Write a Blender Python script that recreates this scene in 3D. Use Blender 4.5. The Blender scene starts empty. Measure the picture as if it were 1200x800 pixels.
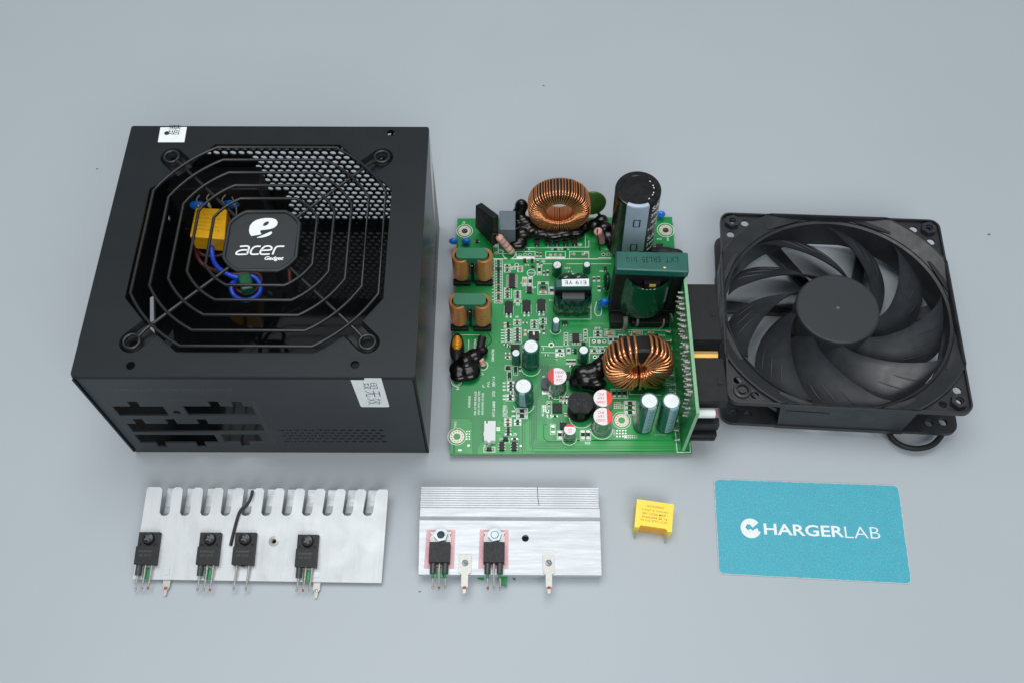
import bpy, math, random
from mathutils import Matrix, Vector
from mathutils.geometry import tessellate_polygon
random.seed(7)
sc = bpy.context.scene
R = math.radians
# ---------------------------------------------------------------- camera, world, lights, exposure (lengths in mm, scene in metres)
F_PX, TILT, ROLL, CAM_H = 1151.67, .5072, .0057, 467.2
fw = Vector((0, math.sin(TILT), -math.cos(TILT))); rt = Vector((1, 0, 0)); up = rt.cross(fw)
cr, sr = math.cos(ROLL), math.sin(ROLL)
rt, up = cr*rt + sr*up, -sr*rt + cr*up
cam_d = bpy.data.cameras.new('camera'); cam = bpy.data.objects.new('camera', cam_d)
sc.collection.objects.link(cam); sc.camera = cam
cam_d.sensor_width = 36; cam_d.lens = F_PX/1200*36; cam_d.clip_start = .01; cam_d.clip_end = 20
Mc = Matrix((rt, up, -fw)).transposed().to_4x4(); Mc.translation = Vector((0, 0, CAM_H*.001)); cam.matrix_world = Mc
w = bpy.data.worlds.new('World'); sc.world = w; w.use_nodes = True
bgn = w.node_tree.nodes['Background']; bgn.inputs[0].default_value = (.90, .95, 1, 1); bgn.inputs[1].default_value = .30
def area(name, loc, target, sx, sy, power, col):
    d = bpy.data.lights.new(name, 'AREA'); d.shape = 'RECTANGLE'; d.size = sx; d.size_y = sy; d.energy = power; d.color = col
    o = bpy.data.objects.new(name, d); sc.collection.objects.link(o); o.location = loc
    o.rotation_euler = (Vector(target)-Vector(loc)).to_track_quat('-Z', 'Y').to_euler(); return o
area('softbox_overhead', (-.12, .42, 1.25), (.0, .24, 0), 1.0, .6, 9.4, (1, 1, 1))
area('softbox_front', (.30, -.75, 1.05), (.0, .25, 0), .9, .6, 9.4, (1, 1, 1))
sc.view_settings.view_transform = 'Standard'; sc.view_settings.look = 'None'; sc.view_settings.exposure = 0; sc.view_settings.gamma = 1
# ---------------------------------------------------------------- helpers
def ray(px, py): return fw + rt*((px-600)/F_PX) - up*((py-400)/F_PX)
def at(px, py, z=0):
    d = ray(px, py); return Vector((0, 0, CAM_H)) + d*((z-CAM_H)/d.z)
class Frame:                                        # a thing's own coordinates (mm)
    def __init__(s, M): s.M = M; s.I = M.inverted()
    def __call__(s, px, py, z=0):                   # point of the plane local z that shows at this place of the photograph
        o = s.I @ Vector((0, 0, CAM_H)); d = s.I.to_3x3() @ ray(px, py)
        return o + d*((z-o.z)/d.z)
    def wall(s, px, py, axis, v):
        o = s.I @ Vector((0, 0, CAM_H)); d = s.I.to_3x3() @ ray(px, py)
        return o + d*((v-o[axis])/d[axis])
def L(c):
    c = c.lstrip('#'); v = [int(c[i:i+2], 16)/255 for i in (0, 2, 4)]
    return tuple(x/12.92 if x <= .04045 else ((x+.055)/1.055)**2.4 for x in v)+(1,)
MATS = {}
def mat(name, col, rough=.5, metal=0, var=.12, vs=300, bump=0, bs=2000, coat=0, spec=.5, trans=0, aniso=None, rvar=.08, alpha=1):
    m = bpy.data.materials.new(name); m.use_nodes = True; n = m.node_tree; b = n.nodes['Principled BSDF']; N = n.nodes.new; K = n.links.new
    c = L(col) if isinstance(col, str) else tuple(col)+(1,)
    tc = N('ShaderNodeTexCoord'); mp = N('ShaderNodeMapping'); K(tc.outputs['Object'], mp.inputs[0])
    if aniso: mp.inputs['Scale'].default_value = aniso
    nz = N('ShaderNodeTexNoise'); nz.inputs['Scale'].default_value = vs; nz.inputs['Detail'].default_value = 4; K(mp.outputs[0], nz.inputs['Vector'])
    mr = N('ShaderNodeMapRange'); mr.inputs[1].default_value = .3; mr.inputs[2].default_value = .7
    mr.inputs[3].default_value = 1-var; mr.inputs[4].default_value = 1+var; K(nz.outputs['Fac'], mr.inputs[0])
    mx = N('ShaderNodeMix'); mx.data_type = 'RGBA'; mx.blend_type = 'MULTIPLY'; mx.inputs[0].default_value = 1
    mx.inputs[6].default_value = c; K(mr.outputs[0], mx.inputs[7]); K(mx.outputs[2], b.inputs['Base Color'])
    r2 = N('ShaderNodeMapRange'); r2.inputs[1].default_value = .3; r2.inputs[2].default_value = .7
    r2.inputs[3].default_value = max(0, rough-rvar); r2.inputs[4].default_value = rough+rvar; K(nz.outputs['Fac'], r2.inputs[0]); K(r2.outputs[0], b.inputs['Roughness'])
    b.inputs['Metallic'].default_value = metal; b.inputs['Specular IOR Level'].default_value = spec; b.inputs['Coat Weight'].default_value = coat
    b.inputs['Coat Roughness'].default_value = .12; b.inputs['Transmission Weight'].default_value = trans
    if bump:
        n2 = N('ShaderNodeTexNoise'); n2.inputs['Scale'].default_value = bs; n2.inputs['Detail'].default_value = 3; K(mp.outputs[0], n2.inputs['Vector'])
        bp = N('ShaderNodeBump'); bp.inputs['Strength'].default_value = bump; bp.inputs['Distance'].default_value = .0002; K(n2.outputs['Fac'], bp.inputs['Height']); K(bp.outputs[0], b.inputs['Normal'])
    MATS[name] = m; return m
mat('table', '#adb6bc', .42, var=.015, vs=9, bump=.10, bs=1400, spec=.35, rvar=.04)
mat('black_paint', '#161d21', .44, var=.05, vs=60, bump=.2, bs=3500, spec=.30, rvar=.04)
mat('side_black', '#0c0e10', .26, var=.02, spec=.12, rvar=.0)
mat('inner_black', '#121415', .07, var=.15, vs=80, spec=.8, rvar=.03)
mat('black_paint_lit', '#23292d', .42, var=.05, vs=60, bump=.2, bs=3500, spec=.45, rvar=.03)  # same case paint, colour lightened to carry the front's reflected light
mat('guard_black', '#191b1c', .32, var=.02, spec=.5, rvar=.02)
mat('badge_black', '#212629', .5, var=.06)
mat('white_print', '#e9efef', .5, var=.03)
mat('faint_print', '#4c5356', .5, var=.1)
mat('sticker', '#eaf0f1', .45, var=.03)
mat('ink', '#1b1d20', .5)
mat('hole_dark', '#0b0c0d', .8)
mat('yellow_case', '#f0b414', .38, var=.05, bump=.05, coat=.15)
mat('yellow_light', '#fdda1c', .34, var=.03, bump=.05, coat=.15)
mat('yellow_resin', '#e6a207', .3, var=.08)
mat('yellow_print', '#b8901c', .5, var=.2)
mat('wire_blue', '#1846c8', .35); mat('wire_brown', '#4a2320', .4); mat('shrink_green', '#0f5c3a', .35, var=.15)
mat('solder', '#b9bcbd', .3, .6, var=.15, vs=900); mat('tin', '#afafa9', .42, .5, var=.15, vs=900)
mat('board_green', '#078a42', .33, var=.08, vs=40, spec=.5)
mat('pour_green', '#2a9c4c', .33, var=.08, vs=60)
mat('gap_green', '#0b6538', .35)
mat('line_green', '#2f9a55', .33)
mat('board_edge', '#7d9a6b', .6)
mat('silk', '#e4efe9', .55, var=.06)
mat('pad', '#c6c9c2', .3, .6, var=.1)
mat('pad_copper', '#d2cabb', .4, .4)
mat('chip_black', '#1d1f20', .5, var=.12, vs=900, bump=.1, spec=.35)
mat('chip_end', '#c4c6c4', .35, .5)
mat('chip_tan', '#b58a55', .45, var=.15, vs=900); mat('chip_brown', '#8c5a3a', .45, var=.15)
mat('copper', '#e79f6c', .22, .88, var=.02, vs=500, rvar=.02)
mat('copper_coil', '#e2985f', .32, .5, var=.16, vs=260, aniso=(1, 1, 14), bump=.25, bs=700)
mat('core_black', '#151617', .5, bump=.1, spec=.3)
mat('core_green', '#1e6f50', .42, var=.08, vs=120, bump=.1, coat=.1)
mat('core_green_dark', '#0f5a50', .38, var=.1, vs=120, bump=.15, coat=.15)
mat('tape_green', '#08392a', .16, var=.25, vs=120, bump=.5, bs=160, coat=.5)
mat('glue', '#0c0c0d', .2, var=.2, bump=.05, bs=120, spec=.4, rvar=.12)
mat('cap_sleeve_black', '#0e0f10', .26, var=.1, coat=.12, spec=.4)
mat('cap_stripe', '#a9bace', .35, var=.05)
mat('cap_sleeve_green', '#0e4b44', .22, var=.12, coat=.35)
mat('cap_stripe_light', '#7ea3ab', .35, var=.1)
mat('cap_top', '#dfe5e6', .42, .15, var=.03)
mat('alu_can', '#a2acab', .26, .85, var=.08)
mat('cap_white', '#e9e6e8', .4, var=.02); mat('cap_red', '#d3172c', .35, var=.05); mat('cap_orange', '#ee2a14', .35, var=.04); mat('red_print', '#d8506a', .5)
mat('grey_box', '#5d6a72', .42, var=.04)
mat('grey_core', '#4b4e52', .6, var=.1, bump=.2)
mat('resistor', '#d7a59a', .5, var=.05); mat('band_green', '#4d8c34', .5); mat('band_grey', '#93807e', .5)
mat('disc_green', '#3a6428', .4, var=.1, coat=.2)
mat('disc_blue', '#1878e0', .28, var=.05, coat=.3)
mat('black_plastic', '#191a1b', .5, var=.08, bump=.15, bs=2600, spec=.3)
mat('nylon_white', '#dde3e4', .45, var=.03)
mat('tape_yellow', '#b5a24c', .5)
mat('brass', '#e3b765', .3, .6, var=.03)
mat('yellow_wind', '#d9962a', .35, .4, var=.25)
mat('db_edge', '#7fb08a', .5, var=.1)
mat('fan_plastic', '#24272b', .44, var=.08, vs=160, bump=.22, bs=3000, spec=.5)
mat('fan_blade', '#303337', .42, var=.08, vs=160, bump=.22, bs=3000, spec=.6)
mat('fan_hub', '#2a2e31', .55, var=.06, vs=90, bump=.3, bs=2600)
mat('fan_line', '#101113', .6); mat('scuff', '#5b6063', .6)
mat('aluminium', '#c3c8cb', .46, .30, var=.05, vs=90, bump=.12, bs=500, spec=.5)
mat('aluminium_ribbed', '#bfc5c9', .42, .35, var=.05, vs=60, aniso=(1, 12, 1), bump=.15, bs=500)
mat('pink_pad', '#e3b3bb', .65, var=.08, vs=700)
mat('zinc', '#8c979c', .34, .8, var=.1)
mat('sleeve_grey', '#3d4143', .4)
mat('lead_green', '#128049', .35)
mat('copper_tip', '#b0573c', .5)
mat('card_paper', '#b9c2c2', .7, var=.05)
mat('lint', '#4d5459', .9)
mat('red_plastic', '#b01028', .4)
def scratched(name, k, amt, lo, hi):
    n = MATS[name].node_tree; N = n.nodes.new; K = n.links.new; b = n.nodes['Principled BSDF']; src = b.inputs['Base Color'].links[0].from_socket
    tc = N('ShaderNodeTexCoord'); mp = N('ShaderNodeMapping'); mp.inputs['Scale'].default_value = k; K(tc.outputs['Object'], mp.inputs[0])
    z = N('ShaderNodeTexNoise'); z.inputs['Scale'].default_value = 60; z.inputs['Detail'].default_value = 6; z.inputs['Roughness'].default_value = .7; K(mp.outputs[0], z.inputs['Vector'])
    mr = N('ShaderNodeMapRange'); mr.inputs[1].default_value = lo; mr.inputs[2].default_value = hi; mr.inputs[3].default_value = 1; mr.inputs[4].default_value = 1-amt; K(z.outputs['Fac'], mr.inputs[0])
    mx = N('ShaderNodeMix'); mx.data_type = 'RGBA'; mx.blend_type = 'MULTIPLY'; mx.inputs[0].default_value = 1; K(src, mx.inputs[6]); K(mr.outputs[0], mx.inputs[7]); K(mx.outputs[2], b.inputs['Base Color'])
scratched('aluminium', (1.2, .5, 1), .16, .52, .72); scratched('aluminium', (16, .7, 1), .10, .5, .75); scratched('aluminium_ribbed', (.5, 14, 1), .12, .48, .75)
scratched('black_plastic', (4, 4, 4), .3, .5, .8)
# worn printed card
def card_material():
    m = mat('card_teal', '#36a3b8', .55, var=.05, vs=120, bump=.1, bs=900); n = m.node_tree; N = n.nodes.new; K = n.links.new; b = n.nodes['Principled BSDF']
    src = b.inputs['Base Color'].links[0].from_socket
    tc = N('ShaderNodeTexCoord'); z = N('ShaderNodeTexNoise'); z.inputs['Scale'].default_value = 420; z.inputs['Detail'].default_value = 8; z.inputs['Roughness'].default_value = .75; K(tc.outputs['Object'], z.inputs['Vector'])
    mr = N('ShaderNodeMapRange'); mr.inputs[1].default_value = .60; mr.inputs[2].default_value = .76; K(z.outputs['Fac'], mr.inputs[0])
    z2 = N('ShaderNodeTexNoise'); z2.inputs['Scale'].default_value = 1900; K(tc.outputs['Object'], z2.inputs['Vector'])
    m2 = N('ShaderNodeMapRange'); m2.inputs[1].default_value = .42; m2.inputs[2].default_value = .68; m2.inputs[4].default_value = .5; K(z2.outputs['Fac'], m2.inputs[0])
    ad = N('ShaderNodeMath'); ad.operation = 'ADD'; ad.use_clamp = True; K(mr.outputs[0], ad.inputs[0]); K(m2.outputs[0], ad.inputs[1])
    mx = N('ShaderNodeMix'); mx.data_type = 'RGBA'; K(ad.outputs[0], mx.inputs[0]); K(src, mx.inputs[6]); mx.inputs[7].default_value = L('#7cc6cf'); K(mx.outputs[2], b.inputs['Base Color'])
card_material()

def circ(cx, cy, r, n=24, a0=0, ry=None):
    return [(cx+r*math.cos(a0+2*math.pi*i/n), cy+(ry or r)*math.sin(a0+2*math.pi*i/n)) for i in range(n)]
def rrect(x0, y0, x1, y1, r, n=5):
    P = []
    for cx, cy, a in ((x1-r, y1-r, 0), (x0+r, y1-r, 90), (x0+r, y0+r, 180), (x1-r, y0+r, 270)):
        P += [(cx+r*math.cos(R(a+90*i/n)), cy+r*math.sin(R(a+90*i/n))) for i in range(n+1)]
    return P
def smooth_path(P, k=6):                            # Catmull-Rom
    P = [Vector(p) for p in P]; Q = [2*P[0]-P[1]]+P+[2*P[-1]-P[-2]]; out = []
    for i in range(1, len(Q)-2):
        a, b, c, d = Q[i-1:i+3]
        for j in range(k):
            t = j/k; out.append(.5*((2*b)+(c-a)*t+(2*a-5*b+4*c-d)*t*t+(3*b-a-3*c+d)*t**3))
    return out+[P[-1]]
class MB:
    def __init__(s): s.v = []; s.f = []; s.m = []; s.s = []; s.M = None
    def add(s, vs, fs, mi=0, sm=False):
        o = len(s.v); vs = [Vector(p) for p in vs]
        if s.M: vs = [s.M @ p for p in vs]
        s.v += vs
        for f in fs: s.f.append([i+o for i in f]); s.m.append(mi); s.s.append(sm)
        return s
    def box(s, a, b, mi=0):
        x0, y0, z0 = a; x1, y1, z1 = b
        return s.add([(x0,y0,z0),(x1,y0,z0),(x1,y1,z0),(x0,y1,z0),(x0,y0,z1),(x1,y0,z1),(x1,y1,z1),(x0,y1,z1)],
                     [(0,3,2,1),(4,5,6,7),(0,1,5,4),(1,2,6,5),(2,3,7,6),(3,0,4,7)], mi)
    def hexa(s, lo, hi, mi=0):                      # two quads of 3-D points
        return s.add(list(lo)+list(hi), [(3,2,1,0),(4,5,6,7),(0,1,5,4),(1,2,6,5),(2,3,7,6),(3,0,4,7)], mi)
    def prism(s, poly, z0, z1, mi=0, holes=(), side=None, sm=False, bottom=True):
        loops = [[Vector((p[0], p[1], 0)) for p in lp] for lp in [poly]+list(holes)]
        tri = tessellate_polygon(loops); flat = [p for lp in loops for p in lp]; n = len(flat)
        def up_(t, u):
            a, b, c = (flat[i] for i in t); k = (b-a).cross(c-a).z
            return t if (k > 0) == u else t[::-1]
        vs = [(p.x, p.y, z1) for p in flat]+[(p.x, p.y, z0) for p in flat]
        s.add(vs, [up_(t, True) for t in tri]+([tuple(i+n for i in up_(t, False)) for t in tri] if bottom else []), mi)
        o = 0
        for li, lp in enumerate(loops):
            k = len(lp); ar = sum(lp[i].x*lp[(i+1) % k].y-lp[(i+1) % k].x*lp[i].y for i in range(k)); ccw = (ar > 0) == (li == 0)
            vs2 = [(p.x, p.y, z1) for p in lp]+[(p.x, p.y, z0) for p in lp]
            s.add(vs2, [((i, i+k, (i+1) % k+k, (i+1) % k) if ccw else ((i+1) % k, (i+1) % k+k, i+k, i)) for i in range(k)], mi if side is None else side, sm)
        return s
    def sheet(s, poly, z, mi=0, holes=()):
        loops = [[Vector((p[0], p[1], 0)) for p in lp] for lp in [poly]+list(holes)]; flat = [p for lp in loops for p in lp]
        fs = []
        for t in tessellate_polygon(loops):
            a, b, c = (flat[i] for i in t); fs.append(t if (b-a).cross(c-a).z > 0 else t[::-1])
        return s.add([(p.x, p.y, z) for p in flat], fs, mi)
    def line(s, pts, wd, z, mi=0, closed=False):    # flat strip
        P = [Vector((p[0], p[1])) for p in pts]; n = len(P)
        if closed: P = P+[P[0], P[1]]
        vs = []; cnt = n+1 if closed else n
        for i in range(cnt):
            a = P[i-1] if i else (P[n-1] if closed else P[0]); b = P[i]; c = P[i+1] if i+1 < len(P) else P[i]
            d1 = (b-a); d2 = (c-b)
            if d1.length < 1e-9: d1 = d2
            if d2.length < 1e-9: d2 = d1
            d1 = d1.normalized(); d2 = d2.normalized(); t = d1+d2
            t = t.normalized() if t.length > 1e-6 else d1
            nn = Vector((-t.y, t.x)); k = min(1.8, 1/max(.3, nn.dot(Vector((-d1.y, d1.x)))))
            h = (wd[i % n] if isinstance(wd, (list, tuple)) else wd)/2*k
            vs += [(b.x+nn.x*h, b.y+nn.y*h, z), (b.x-nn.x*h, b.y-nn.y*h, z)]
        return s.add(vs, [(2*i, 2*i+1, 2*i+3, 2*i+2) for i in range(cnt-1)], mi)
    def tube(s, pts, r, n=8, closed=False, mi=0, caps=True):
        P = [Vector(p) for p in pts]; N = len(P); vs = []; fs = []
        t0 = (P[1]-P[0]).normalized(); u = t0.orthogonal().normalized()
        for i in range(N):
            a = P[i-1] if (i or closed) else P[i]; c = P[(i+1) % N] if (i+1 < N or closed) else P[i]
            t = (c-a).normalized(); u = (u-t*u.dot(t)).normalized(); b = t.cross(u)
            rr = r[i] if isinstance(r, (list, tuple)) else r
            for k in range(n): vs.append(P[i]+(u*math.cos(2*math.pi*k/n)+b*math.sin(2*math.pi*k/n))*rr)
        for i in range(N if closed else N-1):
            j = (i+1) % N
            off = 0
            if closed and j == 0:                   # untwist the seam
                off = min(range(n), key=lambda q: (vs[i*n]-vs[q]).length)
            for k in range(n): fs.append((i*n+k, i*n+(k+1) % n, j*n+(k+1+off) % n, j*n+(k+off) % n))
        s.add(vs, fs, mi, True)
        if caps and not closed: s.add(vs[:n], [tuple(range(n))[::-1]], mi); s.add(vs[-n:], [tuple(range(n))], mi)
        return s
    def cyl(s, p0, p1, r0, r1=None, n=24, mi=0, cap_mi=None, caps=True, sm=True):
        p0 = Vector(p0); p1 = Vector(p1); r1 = r0 if r1 is None else r1; t = (p1-p0).normalized()
        u = t.orthogonal().normalized() if abs(t.z) < .999 else Vector((1, 0, 0)); u = (u-t*u.dot(t)).normalized(); b = t.cross(u)
        ring = lambda p, r: [p+(u*math.cos(2*math.pi*k/n)+b*math.sin(2*math.pi*k/n))*r for k in range(n)]
        A = ring(p0, r0); B = ring(p1, r1)
        s.add(A+B, [(k, (k+1) % n, n+(k+1) % n, n+k) for k in range(n)], mi, sm)
        if caps: s.add(A, [tuple(range(n))[::-1]], mi if cap_mi is None else cap_mi); s.add(B, [tuple(range(n))], mi if cap_mi is None else cap_mi)
        return s
    def lathe(s, prof, c=(0, 0, 0), n=32, mi=0, sm=True, mis=None):
        vs = [(c[0]+r*math.cos(2*math.pi*k/n), c[1]+r*math.sin(2*math.pi*k/n), c[2]+z) for r, z in prof for k in range(n)]; o = 0
        for i in range(len(prof)-1):
            q = vs[i*n:(i+2)*n]
            s.add(q, [(k, (k+1) % n, n+(k+1) % n, n+k) for k in range(n)], mis[i] if mis else mi, sm)
        return s
    def ell(s, c, r, n=16, mi=0):
        m = n//2; vs = []; fs = []
        for i in range(m+1):
            a = math.pi*i/m
            for k in range(n): vs.append((c[0]+r[0]*math.sin(a)*math.cos(2*math.pi*k/n), c[1]+r[1]*math.sin(a)*math.sin(2*math.pi*k/n), c[2]+r[2]*math.cos(a)))
        for i in range(m):
            for k in range(n):
                a, b, c_, d = i*n+k, i*n+(k+1) % n, (i+1)*n+(k+1) % n, (i+1)*n+k
                fs.append((d, c_, b) if i == 0 else (a, d, b) if i == m-1 else (a, d, c_, b))
        return s.add(vs, fs, mi, True)
    def text(s, body, c, wd, ht, rot=0, z=0, mi=0, bold=0, shear=0, M=None):   # fitted into wd x ht about c
        cu = bpy.data.curves.new('lettering', 'FONT'); cu.body = body; cu.size = 1; cu.offset = bold; cu.shear = shear; cu.resolution_u = 3
        o = bpy.data.objects.new('lettering', cu); sc.collection.objects.link(o)
        me = bpy.data.meshes.new_from_object(o); bpy.data.objects.remove(o); bpy.data.curves.remove(cu)
        if not me.vertices: return s
        X = [v.co.x for v in me.vertices]; Y = [v.co.y for v in me.vertices]
        x0, x1, y0, y1 = min(X), max(X), min(Y), max(Y); kx = wd/(x1-x0); ky = ht/(y1-y0); cc, ss = math.cos(rot), math.sin(rot)
        vs = []
        for v in me.vertices:
            a = (v.co.x-(x0+x1)/2)*kx; b = (v.co.y-(y0+y1)/2)*ky
            p = Vector((c[0]+a*cc-b*ss, c[1]+a*ss+b*cc, z)); vs.append(M @ p if M else p)
        s.add(vs, [tuple(p.vertices) for p in me.polygons], mi); bpy.data.meshes.remove(me); return s
    def build(s, name, mats, parent=None, org=(0, 0, 0), bevel=0, seg=2, remesh=0, label=None, kind=None, weld=False):
        org = Vector(org); me = bpy.data.meshes.new(name); me.from_pydata([(v-org)*.001 for v in s.v], [], s.f)
        for m in ([mats] if isinstance(mats, str) else mats): me.materials.append(MATS[m])
        me.polygons.foreach_set('material_index', s.m); me.polygons.foreach_set('use_smooth', s.s); me.update()
        o = bpy.data.objects.new(name, me); sc.collection.objects.link(o); return place(o, parent, org, bevel, seg, remesh, label, kind, weld)
OFF = {}
def place(o, parent, org, bevel=0, seg=2, remesh=0, label=None, kind=None, weld=False):
    org = Vector(org); o.parent = parent; base = OFF.get(parent.name, Vector()) if parent else Vector()
    o.location = (org-base)*.001; OFF[o.name] = org
    if weld:
        m = o.modifiers.new('weld', 'WELD'); m.merge_threshold = .00001
    if remesh:
        m = o.modifiers.new('remesh', 'REMESH'); m.mode = 'VOXEL'; m.voxel_size = remesh*.001; m.use_smooth_shade = True
        m = o.modifiers.new('smooth', 'SMOOTH'); m.iterations = 14; m.factor = .6
    if bevel:
        m = o.modifiers.new('bevel', 'BEVEL'); m.width = bevel*.001; m.segments = seg; m.limit_method = 'ANGLE'; m.angle_limit = R(40); m.harden_normals = False
    if label: o['label'] = label
    if kind: o['kind'] = kind
    return o
def again(src, parent, org, rot=0):
    o = src.copy(); sc.collection.objects.link(o); place(o, parent, org); o.rotation_euler.z = rot; return o
def thing(name, label, cat, M=Matrix(), group=None):
    o = bpy.data.objects.new(name, None); sc.collection.objects.link(o); o.empty_display_size = .01
    M2 = M.copy(); M2.translation = M.translation*.001; o.matrix_world = M2
    o['label'] = label; o['category'] = cat; OFF[o.name] = Vector()
    if group: o['group'] = group
    return o, Frame(M)
def frameM(loc, yaw=0, nrm=(0, 0, 1)):
    n = Vector(nrm).normalized(); x = Vector((math.cos(yaw), math.sin(yaw), 0)); x = (x-n*x.dot(n)).normalized(); y = n.cross(x)
    M = Matrix((x, y, n)).transposed().to_4x4(); M.translation = Vector(loc); return M
XZ = Matrix(((1, 0, 0, 0), (0, 0, -1, 0), (0, 1, 0, 0), (0, 0, 0, 1)))     # sheet drawn in xy stands up in xz, +z of the sheet looks to -y
# ---------------------------------------------------------------- table
MB().sheet([(-1500, -900), (1500, -900), (1500, 2600), (-1500, 2600)], 0).build('table_top', 'table', kind='structure')
# ---------------------------------------------------------------- power supply casing
def build_case():
    root, F = thing('power_supply_case', 'open black metal casing with round wire grille on top and white torn stickers', 'computer casing', frameM((-117.3, 264.4, 0), .003))
    X, Y, H = 75, 70.6, 86
    px = lambda pts, z=H: [F(a, b, z)[:2] for a, b in pts]
    # opening (octagon with notches for the grille's eyelets)
    eye = [(52.6, 51.0), (-51.3, 50.6), (-51.3, -53.6), (53.0, -53.6)]
    oct8 = [(-31, 58.8), (31, 58.8), (58.6, 31), (58.6, -31), (31, -58.8), (-31, -58.8), (-58.8, -31), (-58.8, 31)]
    def notch(e, w=5.6, k=1.0):                     # stadium tongue round an eyelet, from the opening's slanted side
        d = Vector(e).normalized(); n = Vector((-d.y, d.x)); s = Vector(e)-d*9.8*k; c = Vector(e)
        arc = [c+(d*math.cos(a)-n*math.sin(a))*w for a in [R(90-18*i) for i in range(11)]]
        return [tuple(p) for p in [s-n*w]+arc+[s+n*w]]
    e = [eye[1], eye[0], eye[3], eye[2]]
    outline = [oct8[0], oct8[1]]+notch(e[1])[::-1]+[oct8[2], oct8[3]]+notch(e[2])[::-1]+[oct8[4], oct8[5]]+notch(e[3])[::-1]+[oct8[6], oct8[7]]+notch(e[0])[::-1]
    # order the outline by angle so that it is simple
    outline = sorted(outline, key=lambda p: math.atan2(p[1], p[0]))
    sch = [F(458, 156, H), F(153, 428, H), F(416, 427, H)]
    m = MB(); m.prism(rrect(-X, -Y, X, Y, 1.2, 3), H-1.2, H, holes=[outline]+[circ(p.x, p.y, 2.0, 16) for p in sch])
    m.box((-X+.3, -Y-.15, H-2.4), (X-.3, -Y+.9, H-1.2))
    top = m.build('top_cover', 'black_paint', root, bevel=.35)
    for q in e:                                     # pressed recess under each eyelet
        nn = notch(q, 5.6); n2 = notch(q, 4.2); m = MB(); k = len(nn)
        m.add([(p[0], p[1], H) for p in nn]+[(p[0], p[1], H-2.6) for p in n2], [(i, i+1, k+i+1, k+i) for i in range(k-1)], 0, True)
        m.prism(n2, H-3.2, H-2.6, holes=[circ(q[0], q[1], 2.1, 16)])
        m.build('screw_recess', 'black_paint', root)
    for p in sch:
        MB().lathe([(3.6, 0), (3.2, .02), (2.1, -.9), (2.0, -2.2)], (p.x, p.y, H+.03), 20).build('screw_countersink', 'black_paint', root)
    MB().box((-X+.2, -Y+.3, 0), (X-.2, Y-.3, 1)).build('bottom_plate', 'inner_black', root)
    # front panel with socket openings
    S = 1
    sq = lambda L_: [(a, b) for a, b in L_]
    def cut(x0, z0, x1, z1, ups=(), downs=(), t=5.2, wd=4.6):
        P = [(x0, z0)]
        for a in downs: P += [(a, z0), (a, z0-t), (a+wd, z0-t), (a+wd, z0)]
        P += [(x1, z0), (x1, z1)]
        for a in sorted(ups, reverse=True): P += [(a+wd, z1), (a+wd, z1+t), (a, z1+t), (a, z1)]
        return P+[(x0, z1)]
    holes = [cut(-67.6, 45, -44.2, 55, ups=(-59.2,)), cut(-34.9, 45.4, -3.0, 55.4, ups=(-22, -11.4)),
             cut(-67.5, 26, -3.0, 35.8, ups=(-63, -47.7, -32.8)), cut(-68.2, 12.6, -28.9, 22.6, downs=(-60.8, -41)), cut(-25.8, 13, -6.6, 23.2, downs=(-18.6,)),
             circ(-39.6, 48.6, 1.8, 14)]
    k = 0
    for r_ in range(5):
        z = 28.8-3.45*r_; n = 14 if r_ != 1 else 13
        for c in range(14):
            x = 5.1+c*3.74+(1.87 if r_ % 2 else 0)+(0 if r_ < 2 else 0)
            if r_ in (1, 3) and c == 13: continue
            holes.append(circ(x, z, 1.45, 8, ry=.95))
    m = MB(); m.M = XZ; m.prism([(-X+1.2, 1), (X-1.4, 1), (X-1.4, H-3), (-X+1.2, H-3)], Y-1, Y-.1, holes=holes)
    m.build('front_panel', 'black_paint_lit', root)
    # print frame + faint lettering on the front
    m = MB(); m.M = XZ; m.line([(-70, 61.5), (-1.3, 61.5), (-1.3, 5), (-70, 5)], .25, Y-.05, closed=True)
    m.text('FULL MODULAR   TOTAL POWER OUTPUT', (-36, 72.6), 57, 2.2, z=Y-.04); m.text('DC 12V', (-35.5, 62.9), 8, 1.8, z=Y-.04)
    m.build('front_print', 'faint_print', root)
    # side panels
    YZ = Matrix(((0, 0, 1, 0), (1, 0, 0, 0), (0, 1, 0, 0), (0, 0, 0, 1)))      # sheet xy -> yz
    slots = []
    for i in range(13):
        y = 9+i*3.6; slots.append([(y, 13), (y+1.3, 13), (y+1.9, 21), (y+.6, 21)])
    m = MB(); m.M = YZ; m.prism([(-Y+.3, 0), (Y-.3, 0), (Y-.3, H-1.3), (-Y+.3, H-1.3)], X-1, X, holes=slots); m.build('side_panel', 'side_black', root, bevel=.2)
    a = F.wall(178, 352, 0, -X+1); b = F.wall(182, 397, 0, -X+1); c = F.wall(199, 256, 0, -X+1)
    lh = [[(7.1, 24), (12.5, 18.3), (-8.1, 4.6), (-12.2, 13)], circ(c.y, c.z, 2, 8)]
    m = MB(); m.M = YZ; m.prism([(-Y+.3, 0), (Y-.3, 0), (Y-.3, H-1.3), (-Y+.3, H-1.3)], -X, -X+1, holes=lh); m.build('side_panel', 'black_paint', root, bevel=.2)
    m = MB(); m.box((-X-.1, -Y-.9, 3), (-X+.9, -Y+.4, H-2.6)); m.build('side_flange', 'black_paint', root, bevel=.2)
    # rear panel: honeycomb
    m = MB(); m.M = XZ; zr = -Y+.2; p = 4.35; rowh = p*.866; hx = p/2/math.cos(R(30)); nrow = 0; z = 5.2
    x_start = -22.5
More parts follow.
